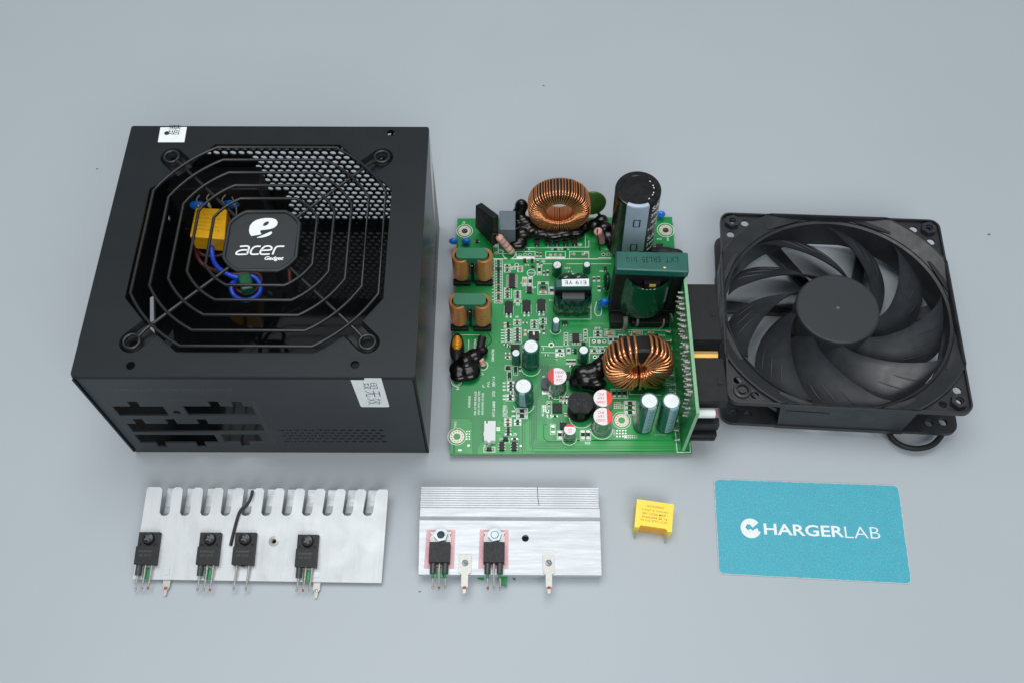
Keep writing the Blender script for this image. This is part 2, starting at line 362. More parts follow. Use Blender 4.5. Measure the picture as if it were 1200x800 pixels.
    while z < H-3.6:
        x = -68 + (p/2 if nrow % 2 else 0)
        while x < 71:
            solid = (x < -18 and z < 64) or (x < -8 and z < 34)
            O = []; I = []
            for q in range(6):
                a = R(30+60*q); a2 = R(60+60*q); O += [(x+hx*math.cos(a), z+hx*math.sin(a)), (x+p/2*math.cos(a2), z+p/2*math.sin(a2))]
            if solid: m.add([(u, v, zr) for u, v in O], [tuple(range(12))])
            else:
                for q in range(12): a = R(30+30*q); I.append((x+1.64*math.cos(a), z+1.64*math.sin(a)))
                vs = [(u, v, zr) for u, v in O]+[(u, v, zr) for u, v in I]+[(u, v, zr-.9) for u, v in I]+[(u, v, zr-.9) for u, v in O]
                fs = []
                for q in range(12):
                    r1 = (q+1) % 12; fs += [(q, r1, 12+r1, 12+q), (12+q, 12+r1, 24+r1, 24+q), (24+q, 24+r1, 36+r1, 36+q)]
                m.add(vs, fs)
            x += p
        z += rowh; nrow += 1
    m.build('honeycomb_grille', 'inner_black', root, kind='stuff')
    m = MB(); m.M = XZ; m.prism([(-X+.3, 0), (X-.3, 0), (X-.3, H-1.3), (-X+.3, H-1.3)], zr-.35, zr-.15, holes=[[(-67, 6.5), (70, 6.5), (70, H-5), (-67, H-5)]]); m.build('rear_frame', 'inner_black', root)
    # inlet housing, pins, yellow capacitor, discs, wires
    m = MB(); m.box((-60, 45, 8), (-20, 69, 33)); m.box((-64, 54, 8), (-16, 69.5, 56)); m.build('inlet_housing', 'black_plastic', root, bevel=.8)
    hz = 47
    tl, tr, br, bl = (F(*q, hz) for q in ((229, 243), (266, 245), (263, 281), (222, 277)))
    dn = Vector((-.5, 1.0, -13)); 
    m = MB(); m.hexa([bl+dn, br+dn, tr+dn, tl+dn], [bl, br, tr, tl]); yc = m.build('safety_capacitor', 'yellow_case', root, bevel=.7)
    ux = (br-bl).normalized(); uy = (tl-bl).normalized(); c0 = (tl+tr+br+bl)/4; m = MB()
    Mt = Matrix((ux, uy, ux.cross(uy))).transposed().to_4x4(); Mt.translation = c0
    for i, (t, wd) in enumerate((('X2 MKP', 9), ('0.47uF K', 12), ('310VAC 40/110/56', 13), ('ENEC CQC', 11), ('EN60384-14', 12))): m.text(t, (0, 5-2.4*i), wd, 1.3, z=.06, M=Mt)
    m.build('capacitor_print', 'yellow_print', yc)
    for (a, b, h1) in ((232, 240, 47), (262, 240, 47), (244, 238, 50), (274, 237, 47)):
        c = F(a, b, h1); m = MB(); m.tube(smooth_path([c+Vector((0, -3, -8)), c+Vector((.6, 0, -2)), c+Vector((-.5, 1.5, 2)), c+Vector((1.8, 2.5, 5))], 4), .45, 6); m.ell(c+Vector((0, 0, -2)), (1.1, 1.1, 2.2), 10)
        m.build('solder_pin', 'solder', root)
    for (a, b, r_) in ((232, 241, 4.6), (271, 238, 5.4)):
        c = F(a, b, 43); m = MB(); m.ell(c, (r_, 2.2, r_*.8), 16); m.build('disc_capacitor', 'disc_blue', root)
    tube = lambda n, P, r_, mt: MB().tube(smooth_path([F(a, b, z) for a, b, z in P], 8), r_, 10).build(n, mt, root)
    tube('blue_wire', [(248, 276, 40), (249, 300, 38), (254, 312, 38), (266, 321, 38), (278, 325, 37), (296, 324, 36), (305, 334, 35), (303, 345, 34), (289, 352, 34), (275, 347, 34), (271, 335, 35), (280, 327, 33), (300, 318, 28), (318, 300, 20)], 1.25, 'wire_blue')
    tube('brown_wire', [(262, 280, 36), (262, 296, 30), (250, 300, 30), (236, 298, 31), (229, 288, 32), (232, 302, 32), (240, 312, 31), (252, 317, 31), (272, 322, 31), (298, 320, 31), (306, 328, 31), (300, 340, 31), (288, 344, 30), (276, 338, 30), (282, 325, 29), (310, 312, 26), (336, 312, 22), (340, 330, 18)], 1.15, 'wire_brown')
    a, b, c, d = (F(*q, 39) for q in ((277, 320), (293, 319), (297, 337), (282, 340)))
    m = MB(); m.hexa([p_+Vector((0, 0, -6)) for p_ in (d, c, b, a)], [d, c, b, a]); m.build('heat_shrink_sleeve', 'shrink_green', root, bevel=1.2, seg=3)
    # stickers
    st = px([(188, 149.6), (219, 149.2), (216, 167), (185, 167)], H+.1)
    m = MB(); m.prism(st, H+.03, H+.12); sk = m.build('torn_sticker', 'sticker', root, label='white sticker cut off by the rear edge with black writing')
    m = MB(); ctr = F(203, 156, H)
    m.text('\u6495\u6bc1', (ctr.x+.3, ctr.y+1.8), 6.5, 6.2, rot=R(-90), z=H+.15)
    m.prism(circ(ctr.x-3.2, ctr.y-.3, 1.3, 7), H+.12, H+.16); m.build('sticker_print', 'ink', sk)
    # front sticker folded over the edge
    m = MB(); m.M = XZ; m.prism([(46.6, 83.0), (52.5, 83.0), (52.8, 84.8), (60.2, 84.8), (60.7, 56.4), (60, 55.8), (48.2, 55.8), (47.5, 56.4)], Y, Y+.22)
    sk = m.build('warranty_sticker', 'sticker', root, label='white sticker on the front with thin Chinese characters')
    m = MB(); m.M = XZ
    for i, ch in enumerate('\u6bc1\u65e0\u6548'): m.text(ch, (54.6, 77.6-7.9*i), 6.4, 6.6, rot=R(-90)+.0, z=Y+.26, bold=-.012)
    m.build('sticker_print', 'ink', sk)
    m = MB(); m.M = YZ; m.prism([(70, 84.4), (70, 62), (52, 30), (58, 64)], X+.02, X+.1); m.build('side_sliver', 'sticker', root)  # thin white sliver laid on the right side wall
    # guard
    za = H+3.2
    gx, gy = .6, -1.6
    def ring(a, n_=9):
        b = a*.50+1; P = []
        for q in range(4):
            rot = Matrix.Rotation(R(90*q), 2)
            A = Vector((a, b)); B = Vector((b, a)); Mid = (A+B)/2; mid = Mid+Mid.normalized()*a*.050
            for i in range(n_):
                t = i/(n_-1); p = (1-t)**2*A+2*t*(1-t)*(2*mid-Mid)+t*t*B; P.append(rot @ p)
        return [(gx+p.x, gy+p.y, za) for p in P]
    for i in range(1, 6): MB().tube(ring(16.6+7.85*i), .74, 8, closed=True).build('guard_ring', 'guard_black', root)
    for q in eye:
        d = (Vector(q)-Vector((gx, gy))).normalized(); s0 = Vector((gx, gy))+d*19; s1 = Vector(q)-d*3.6
        m = MB(); m.tube([(s0.x, s0.y, za-1.5), ((s0+s1).x/2, (s0+s1).y/2, za-1.55), (s1.x-d.x*4, s1.y-d.y*4, za-1.6), (s1.x, s1.y, za-2.9)], .85, 8); m.build('guard_spoke', 'guard_black', root)
        n = Vector((-d.y, d.x)); P = [(q[0]+3.5*math.cos(t), q[1]+3.5*math.sin(t), za-2.9) for t in [2*math.pi*i/24 for i in range(24)]]
        MB().tube(P, .85, 8, closed=True).build('guard_eyelet', 'guard_black', root)
    P = [Vector(p[:2]) for p in ring(16.6, 5)]; C = Vector((gx, gy))
    m = MB(); m.tube([(p.x, p.y, za+.1) for p in P], .9, 8, closed=True)
    m.prism([tuple(C+(p-C)*.97) for p in P], za-.9, za-.2); m.build('badge_plate', 'badge_black', root)
    g = lambda a, b: F(260+a*.1, 240+b*.1, za)[:2]
    zt = za+.05
    m = MB(); m.sheet([g(*p) for p in ((345,370),(325,340),(318,300),(328,250),(360,210),(400,184),(450,168),(520,158),(590,160),(635,176),(655,208),(645,245),(610,275),(560,290),(500,298),(455,302),(450,320),(456,336),(468,346),(430,357),(385,364))], zt, holes=[[g(*p) for p in ((478,248),(495,218),(525,200),(548,200),(553,214),(535,238),(505,252))]])
    m.sheet([g(*p) for p in ((408,388),(470,362),(535,334),(570,318),(585,318),(590,335),(565,358),(520,377),(465,389),(415,392))], zt)
    m.build('badge_emblem', 'white_print', root)
    m = MB()
    for st in (((212,492),(290,487),(318,500),(312,530),(294,584)), ((308,532),(235,534),(188,550),(168,572),(190,585),(294,582)), ((455,490),(395,493),(358,518),(336,560),(356,583),(432,581)),
               ((468,538),(568,531),(584,505),(555,488),(505,493),(468,525),(450,562),(470,583),(560,580)), ((594,586),(616,530),(640,498),(672,490),(732,490))):
        m.line([p[:2] for p in smooth_path([Vector((*g(*q), 0)) for q in st], 5)], .85, zt)
    c = g(612, 635); m.text('Gadget', c, 8.8, 2.7, z=zt, bold=.035, shear=.25); m.build('badge_lettering', 'white_print', root)
build_case()
# ---------------------------------------------------------------- circuit board
def turn_path(c, ax, rad, Ro, Ri, T, n=20, p=.55, skew=0, tang=None):
    a = (Ro-Ri)/2; mid = (Ro+Ri)/2; out = []
    for i in range(n):
        t = 2*math.pi*i/n; ct, st = math.cos(t), math.sin(t)
        x = math.copysign(abs(ct)**p, ct)*a; y = math.copysign(abs(st)**p, st)*T/2
        out.append(c+rad*(mid+x)+ax*y+(tang*skew*ct if tang else Vector()))
    return out
def toroid(parent, c, axis, upv, Ro, Ri, T, rw, angles, label=None, seg=20, ns=6, jit=.25, name='toroid_choke', gap_mat='core_black'):
    c = Vector(c); ax = Vector(axis).normalized(); u = Vector(upv); u = (u-ax*u.dot(ax)).normalized(); v = ax.cross(u)
    M = Matrix((v, u, ax)).transposed().to_4x4(); M.translation = c
    m = MB(); m.M = M; h = T/2; b = 1.2
    m.lathe([(Ri, -h+b), (Ri+b, -h), (Ro-b, -h), (Ro, -h+b), (Ro, h-b), (Ro-b, h), (Ri+b, h), (Ri, h-b), (Ri, -h+b)], n=48)
    core = m.build(name, gap_mat, parent, label=label)
    m = MB()
    for i, a in enumerate(angles):
        a1 = R(a+random.uniform(-jit, jit)); rad = v*math.cos(a1)+u*math.sin(a1); tg = -v*math.sin(a1)+u*math.cos(a1)
        lay = rw*(1.0+(.8 if i % 2 and rw > .6 else 0))
        m.tube(turn_path(c, ax, rad, Ro+rw+random.uniform(0, .12), Ri-lay, T+2*rw+random.uniform(0, .2), seg, .5, random.uniform(.2, .8)*rw*1.6, tg), rw, ns, closed=True)
    m.build('winding', 'copper', core); return core, c, ax, u, v
def build_board():
    BZ = 5.0
    root, F = thing('circuit_board', 'green power supply circuit board crowded with copper coils and capacitors', 'circuit board', frameM((30.1, 265.2, 0)))
    P = lambda a, b, z=BZ: F(a, b, z)
    def stand(b, t, z0=BZ):
        B = P(*b, z0); z = min([z0+.25*i for i in range(280)], key=lambda q: (P(*t, q).xy-B.xy).length); return B, P(*t, z)
    V = lambda x, y, z: Vector((x, y, z))
    # laminate
    corners = [P(536, 256.5), P(787.5, 254.5), P(811, 530.8), P(527, 531.8)]
    holes = {}
    hs = [(544.5, 271, 3.0), (780, 270, 3.2), (535.5, 511, 3.1), (728.5, 492, 3.1)]
    hl = []
    for a, b, r_ in hs:
        c = P(a, b); hl.append(circ(c.x, c.y, 1.75, 16))
    small = [(609.5, 298.8, .8), (615.4, 298.8, .8), (621, 298.8, .9), (656.5+12, 297.5, .5), (605.5, 310.8, 1.0), (646, 404, 1.15), (696, 399.8, .8), (708, 399.8, .85), (697, 418, .8), (702.6, 418, .8), (707, 298.5, .9), (713, 298.5, .8), (718.5, 298.5, .7)]
    for a, b, r_ in small: c = P(a, b); hl.append(circ(c.x, c.y, r_*.6 if r_ < .7 else r_*.75, 8))
    m = MB(); m.prism([c[:2] for c in corners][::-1], BZ-1.6, BZ, 0, holes=hl, side=1); m.build('laminate', ['board_green', 'board_edge'], root)
    m = MB()
    for a, b in ((545, 262), (640, 262), (760, 262), (600, 400), (700, 380), (545, 500), (560, 430), (740, 520), (640, 520), (790, 500), (790, 300), (660, 300)):
        c = P(a, b)
        m.cyl((c.x, c.y, 0), (c.x, c.y, BZ-1.5), .6, .9, 8)
    m.build('trimmed_lead', 'solder', root, kind='stuff')
    # paler copper pours under the mask
    z = BZ+.02
    pour = lambda pts: MB().sheet([P(*q)[:2] for q in pts], z).build('copper_pour', 'pour_green', root)
    pour([(529, 490), (549, 490), (554, 495), (554, 530.5), (528.5, 530.5)])
    pour([(629, 497), (641, 497), (641, 465), (646, 460), (648, 514.5), (627, 514.5)]); pour([(625, 528.5), (808, 528.5), (807, 516), (676, 516), (672, 511), (672, 500), (690, 500), (716, 480), (730, 470), (786, 470), (787, 515), (625, 515)])
    pour([(585, 492), (600, 502), (606, 508), (606, 531), (560, 531), (560, 524), (580, 500)]); pour([(609, 500), (618, 492), (623, 492), (623, 530.5), (609, 530.5)])
    pour([(634, 422), (640, 416), (690, 416), (690, 428), (634, 428)]); pour([(668, 377.8), (714, 377.8), (714, 372), (716, 372), (716, 384), (708, 384), (708, 381), (668, 381)])
    pour([(588, 305), (604, 305), (604, 309), (588, 309)]); pour([(690, 300), (700, 300), (700, 303), (690, 303)]); pour([(640, 265), (690, 265), (690, 280), (640, 280)]); pour([(590, 445), (593, 445), (593, 475), (590, 475)])
    # darker gaps between the tracks
    gap = lambda pts, wd=.34: MB().line([P(*q)[:2] for q in pts], wd, BZ+.04).build('track_gap', 'gap_green', root)
    gap([(626, 530), (807, 527)], .25); gap([(618, 492), (615, 495), (615, 528.5), (800, 528)], .3)
    for i in range(5):
        o = i*1.9; gap([(652, 418+o), (638+o*.6, 418+o), (634+o, 422+o), (634+o, 449+o*.5), (621+o, 464+o*.5), (621+o, 522-o), (624+o*.8, 524.8-o), (790 if i < 2 else 674, 524.8-o)], .32)
    gap([(554, 530), (554, 495), (549, 490), (529, 490)], .2); gap([(532, 520), (532, 531)], 1.1); gap([(588, 492), (606, 508), (606, 520)], .35); gap([(586, 496), (602, 508), (602, 514)], .3)
    gap([(581, 507), (586, 507), (591, 511)]); gap([(578, 519), (576, 522), (576, 524)]); gap([(641, 497), (637, 497), (637, 512), (642, 517), (676, 517)], .5); gap([(608, 493), (612, 496), (612, 530)], .5)
    gap([(720, 470), (741, 470), (741, 498)], .5); gap([(788, 513), (792, 510), (806, 510)], .5)
    for yy in (301.6, 292, 286): gap([(640, yy), (700, yy)], .3)
    for a in range(6): gap([(602+a*4.4, 398), (602+a*4.4, 402)], .2)
    # white printing on the laminate
    m = MB(); ZS = BZ+.07
    sl = lambda pts, wd=.32, cl=False: m.line([P(*q)[:2] for q in pts], wd, ZS, closed=cl)
    box = lambda a, b, c, d, wd=.32: sl([(a, b), (c, b), (c, d), (a, d)], wd, True)
    def ringp(a, b, r_, wd=.35, n=28, a0=0, a1=360):
        c = P(a, b); full = a1-a0 >= 360
        m.line([(c.x+r_*math.cos(R(a0+(a1-a0)*i/n)), c.y+r_*math.sin(R(a0+(a1-a0)*i/n))) for i in range(n+(0 if full else 1))], wd, ZS, closed=full)
    for a, b, r_ in hs:
        ringp(a, b, r_*1.5, .3)
    sl([(575, 303.7), (715, 303.7)], .5); sl([(604.5, 301.8), (627.5, 301.8)], 1.1); sl([(639.5, 302), (663, 302)], 1.0); sl([(701, 303), (716, 303)], 1.0)
    box(605, 295.2, 627, 303); box(639.5, 295.2, 662.5, 303); box(667.5, 295, 690, 303.2); sl([(627, 290.8), (660, 290.8)]); sl([(577, 258), (583, 258), (584, 297)]); sl([(584, 297.5), (597, 297.5)], .3)
    sl([(600, 291), (690, 290), (690, 282)], .3); sl([(686, 291), (686, 275)], .3); ringp(596.5, 297.5, 3.6, .45, a0=150, a1=400)
    box(579.3, 304.6, 588.8, 355.4, .25); sl([(636, 309.5), (648, 309.5)], .3); sl([(664, 309.5), (716, 309.5)], .3); ringp(622.5, 320.3, 2.3, .3); sl([(617, 320.3), (628, 320.3)], .3)
    sl([(650, 374.2), (692.5, 374.2), (692.5, 330)], .3); sl([(714.8, 350), (716, 386.5), (790, 387.5)], .3)
    sl([(699, 354), (697, 362), (697, 367), (700, 370.5), (704, 369.5), (705, 364), (705, 356)], .35)
    sl([(634, 405.5), (643, 405.7)], .35); sl([(649, 405.7), (660, 405.7)], .35); sl([(634, 412.7), (652, 413)], .35); box(690.5, 395.8, 714, 405.5); sl([(691, 413.5), (706, 413.5)]); sl([(691, 413.5), (691, 424)]); box(737, 389.5-1, 737.6, 389.6)
    ringp(622, 430, 5.2, .35, a0=190, a1=350); ringp(614, 473, 5.4, .35, a0=190, a1=350); ringp(681, 488, 6.2, .35, a0=185, a1=355); ringp(705, 502, 5.7, .4, a0=180, a1=360)
    ringp(652, 457, 5.2, .3, a0=190, a1=350); ringp(667, 513, 3.8, .3, a0=180, a1=360); ringp(651, 386.5, 2.9, .3, a0=185, a1=360)
    sl([(737.5, 458), (737.5, 461.5), (775, 462.5)], .3); box(716, 455.5, 735.5, 466.2, .25); box(731.5, 469.5, 744.8, 485.6, .3); sl([(791, 500), (793.5, 529.5), (809, 529.5), (808.5, 518)], .35)
    sl([(549.3, 398), (549.3, 411), (553, 411)], .35); sl([(531, 392.5), (562, 392.5)], .3); sl([(569, 404), (569, 416)], .3); ringp(566, 428, 2.6, .35, a0=-110, a1=60); ringp(535, 447, 2.6, .35); ringp(535, 447, 1.9, .25)
    sl([(567, 438.5), (565, 438.5), (565, 436)], .3); box(567, 523.3, 580, 529.2); box(586, 513, 597, 518.2, .2); box(619, 387.5, 632.5, 390, .6)
    box(605.2, 478.2, 618, 490, .35); box(591, 489, 599.5, 499, .25); box(602.6, 491, 610.6, 498, .3); box(594.3, 446.4, 602.6, 457.8, .25); box(593, 462, 602.6, 469.3, .25)
    for r_ in ((591, 310, 598, 319.3), (599.6, 312.6, 603.8, 316), (606.6, 312, 612.6, 319), (591, 337.6, 599.6, 350), (602.3, 341, 610.3, 350), (602.3, 351.6, 610.8, 354.8), (601.8, 374.6, 610.4, 381.4), (622, 375, 630.6, 385.4), (632, 373, 640.4, 380), (602, 384, 611, 402.5), (591.8, 385.6, 600.4, 401), (629.5, 311.5, 634.8, 322.6),
               (612.2, 325, 617.2, 335.6), (618.8, 325, 624, 335.6), (630.3, 330.6, 642.6, 345.4), (643.8, 336.6, 649, 345.4), (661, 390, 665.4, 405), (684, 386, 688.2, 400.4), (670.6, 401, 680, 404), (695.6, 387.4, 705.4, 395.2), (708.4, 388.2, 720.6, 393.4), (740, 388.2, 752.6, 393.4), (712.6, 394.6, 718, 402), (719, 394.6, 724, 402), (724.5, 392, 729.6, 399.6), (651, 408.6, 660.6, 413),
               (651, 413.5, 661.6, 417.4), (664, 407.4, 668.6, 414.4), (692, 408.8, 701, 412.8), (702.4, 408.8, 710, 412.8), (641, 470, 646.6, 489), (655.6, 464, 666.4, 470), (680, 503.4, 686.4, 515.6), (686.4, 503.4, 692.2, 515.6), (653, 504, 659.4, 514.6), (645, 496.4, 650.6, 508.4), (594, 417, 599.6, 420.6), (636.6, 407, 637, 410), (592, 428, 600, 433.6), (601.8, 428.6, 606.6, 439.4), (594.4, 435, 599.6, 446)): box(*r_, .25)
    for i in range(12): sl([(576.3, 307+i*4.05), (579.3, 307+i*4.05)], .3)
    for i in range(5): sl([(587, 387+i*3.3), (591, 387+i*3.3)], .5)
    for yy in (448.4, 452.3, 456.4, 463.5, 467.3): sl([(589, yy), (592.5, yy)], .8)
    for yy in (481.4, 487): sl([(599.5, yy), (604, yy)], .9)
    def tx(t, a, b, wpx, hpx, rot=0, bold=.025):
        c = P(a, b); m.text(t, c[:2], wpx*.437, hpx*.437, rot=R(rot), z=ZS, bold=bold)
    tx('WT-G-A800', 578.6, 479, 21, 3.2, 90); tx('DTD', 578.6, 460.8, 7, 3.2, 90); tx('REV 1.4', 578.6, 446.6, 13, 3.2, 90); tx('FVL', 572.4, 449.6, 7.5, 2.6, 90); tx('320H6720', 577.6, 416, 17, 3, 90)
    tx('WARNING', 550, 470.5, 15.5, 3, 90); tx('RISK OF FIRE REPLACE', 557, 472, 31, 2.5, 90); tx('ONLY WITH SAME TYPE', 561.3, 471.8, 31, 2.5, 90); tx('AND RATING OF FUSE', 565.6, 473, 29, 2.5, 90)
    tx('L3K09A', 556.8, 404, 17, 3.4, 90); tx('PINH2', 533.5, 497.5, 9, 2.6, 90); tx('N', 536.5, 454.8, 3.2, 3.6, 90); tx('SWCRMW', 592, 481, 15, 6, 90, .02); tx('L', 567, 452, 3, 3, 0); tx('J5', 603.5, 508.5, 5, 4, 0); tx('R1', 569.6, 521.4, 5, 2.4, 0)
    tx('U19', 665, 314.5, 7, 3, 0); tx('R140', 674.5, 321.3, 8, 2, 0); tx('D6', 705, 318, 5, 2.6, 0); tx('CN3', 714, 292.2, 9, 2.6, 0); tx('D13', 700.5, 384.4, 6, 3, 0); tx('R57', 710.5, 386.2, 5, 1.8, 0); tx('R112', 776, 392.8, 7, 1.8, 0); tx('R4', 763, 389.6, 8, 1.6, 0); tx('R8', 698, 406.8, 5, 2, 0); tx('R9', 705, 406.8, 6, 2, 0)
    tx('HS1', 679.5, 287, 4, 6, 90); tx('OUT', 719.8, 506, 8, 2.4, 90); tx('R20', 688.6, 518.6, 6, 3.4, 0); tx('J22', 687.2, 296.5, 3.4, 6, 90); tx('C61', 636.8, 306.5, 4, 4, 0); tx('RV8', 772.5, 280.4, 6, 2.2, 0); tx('GND', 782.5, 280.5, 6, 2.4, 90); tx('C2', 543.5, 262, 3, 5, 0); tx('D4', 587.6, 293.8, 4.4, 2.6, 0)
    tx('R23', 625.4, 337, 2.4, 6, 90); tx('EC5', 607, 356.8, 4.6, 3.6, 0); tx('C17', 646.2, 352, 2.4, 6, 90); tx('C8', 611.5, 332, 3, 3, 0); tx('ZD2', 648.6, 386.8, 4.4, 2.4, 90); tx('D17', 620, 366.5, 4, 3, 0); tx('EC9', 637, 443.6, 2.6, 9, 0, .03); tx('U7', 638, 459.6, 6, 6, 0, .02); tx('C98', 636, 481, 2.6, 16, 0, .03)
    tx('SW', 606, 371.5, 4, 2.8, 0); tx('C41', 665, 404.8, 5, 2, 0); tx('D31', 651, 308.8, 3, 2, 0); tx('C', 697.8, 385, 3, 1.8, 0)
    m.build('silkscreen', 'silk', root)
    # plated rings, vias, pads
    for a, b, r_ in hs:
        m = MB(); c = P(a, b); m.add([(x, y, BZ+.05) for x, y in circ(c.x, c.y, r_*1.2, 24)]+[(x, y, BZ+.05) for x, y in circ(c.x, c.y, 1.8, 24)]+[(x, y, BZ-1.2) for x, y in circ(c.x, c.y, 1.78, 24)],
              [(i, (i+1) % 24, 24+(i+1) % 24, 24+i) for i in range(24)]+[(24+i, 24+(i+1) % 24, 48+(i+1) % 24, 48+i) for i in range(24)])
        for i in range(12):
            a2 = R(30*i+10); m.ell((c.x+r_*.93*math.cos(a2), c.y+r_*.93*math.sin(a2), BZ+.08), (.36, .36, .22), 8)
        m.build('mounting_pad', 'pad_copper', root)
    m = MB()
    def pad(a, b, r0=.62, r1=.3):
        c = P(a, b); n = 10; m.add([(x, y, BZ+.06) for x, y in circ(c.x, c.y, r0, n)]+[(x, y, BZ+.06) for x, y in circ(c.x, c.y, r1, n)], [(i, (i+1) % n, n+(i+1) % n, n+i) for i in range(n)])
    for a, b, r_ in small: pad(a, b, r_*1.35, r_*.76)
    for a in (645, 651, 656.5): pad(a, 299, 1.0, 0.01)
    for a in (672.5, 683.5): pad(a, 298, 1.0, .4)
    pad(702, 400, 1.0, .3)
    for a, b in ((580.5, 263), (581, 271), (581, 280), (581, 288.5), (581.5, 297)): pad(a, b, 1.2, .01)
    def vias(a, b, nx, ny, s=2.3, r=.26):
        for i in range(nx):
            for j in range(ny): c = P(a+i*s, b+j*s); m.sheet(circ(c.x, c.y, r, 6), BZ+.06)
    vias(547, 505, 2, 4, 3, .42); vias(723, 504, 4, 3, 3.4, .5); vias(732, 510, 7, 2, 2.3, .4); vias(768, 509, 6, 1, 2.3, .4); vias(776, 397, 4, 4); vias(785, 449, 4, 7, 2.2); vias(778, 449, 3, 2, 2.2); vias(720, 471, 4, 4, 2.2, .4); vias(727.5, 474, 3, 3, 2, .3); vias(723, 386, 7, 1, 1.9, .28); vias(723, 388.6, 5, 1, 1.9, .28)
    vias(748, 457, 4, 2, 1.8, .28); vias(766, 386, 5, 1, 1.8, .28); vias(582.5, 501, 2, 2, 2.4, .5); vias(610.3, 522, 1, 1, 2, .6); vias(549, 521.5, 1, 1, 2, .7); vias(538, 527, 2, 1, 2, .5); vias(637, 475, 2, 4, 2, .4)
    for a, b in ((648, 499), (648, 505.5), (653.2, 415.4), (659, 415.4), (658, 416), (641.5, 482), (645, 463.5)):
        c = P(a, b); m.sheet([(c.x-.8, c.y-.6), (c.x+.8, c.y-.6), (c.x+.8, c.y+.6), (c.x-.8, c.y+.6)], BZ+.06)
    m.build('solder_pad', 'pad', root, kind='stuff')
    # chip components: shared meshes
    protos = {}
    def chip(a, b, wpx, hpx, kind='r', h=.5):
        key = (round(wpx, 1), round(hpx, 1), kind); c = P(a, b); wd, ht = wpx*.437, hpx*.50
        body = {'r': 'chip_black', 'c': 'chip_tan', 'b': 'chip_brown'}[kind]; nm = 'chip_resistor' if kind == 'r' else 'chip_capacitor'
        if key in protos: return again(protos[key], root, (c.x, c.y, BZ+.08))
        m = MB(); x, y = wd/2, ht/2
        if wd > ht:
            e = wd*.2; m.box((c.x-x+e, c.y-y, BZ+.1), (c.x+x-e, c.y+y, BZ+h)); 
            for s in (-1, 1):
                x0, x1 = sorted((c.x+s*x, c.x+s*(x-e))); m.box((x0, c.y-y*1.02, BZ+.08), (x1, c.y+y*1.02, BZ+h*1.04), 1); x0, x1 = sorted((c.x+s*(x-e*.5), c.x+s*(x+e*.9))); m.box((x0, c.y-y*1.15, BZ+.05), (x1, c.y+y*1.15, BZ+.12), 1)
        else:
            e = ht*.2; m.box((c.x-x, c.y-y+e, BZ+.1), (c.x+x, c.y+y-e, BZ+h))
            for s in (-1, 1):
                y0, y1 = sorted((c.y+s*y, c.y+s*(y-e))); m.box((c.x-x*1.02, y0, BZ+.08), (c.x+x*1.02, y1, BZ+h*1.04), 1); y0, y1 = sorted((c.y+s*(y-e*.5), c.y+s*(y+e*.9))); m.box((c.x-x*1.15, y0, BZ+.05), (c.x+x*1.15, y1, BZ+.12), 1)
        o = m.build(nm, [body, 'chip_end'], root, org=(c.x, c.y, BZ+.08)); protos[key] = o; return o
    rk = lambda: random.choice('rrrrcb')
    for i in range(16):
        if i != 3: chip(584.2, 306.2+i*3.13, 5.6, 1.9, 'r' if i < 6 else rk())
    for i in range(3): chip(594.3, 311.6+i*2.9, 4.6, 1.7, 'rcr'[i]); chip(609.4, 313.6+i*2.2, 4, 1.5, 'ccb'[i])
    chip(601.7, 314.3, 2.8, 1.8, 'c')
    for i in range(4): chip(594.7, 339+i*3.1, 5, 1.7, rk())
    for i in range(3): chip(606.6, 342.4+i*3, 5, 1.6, 'r')
    chip(606.6, 353.2, 5.6, 1.8, 'b')
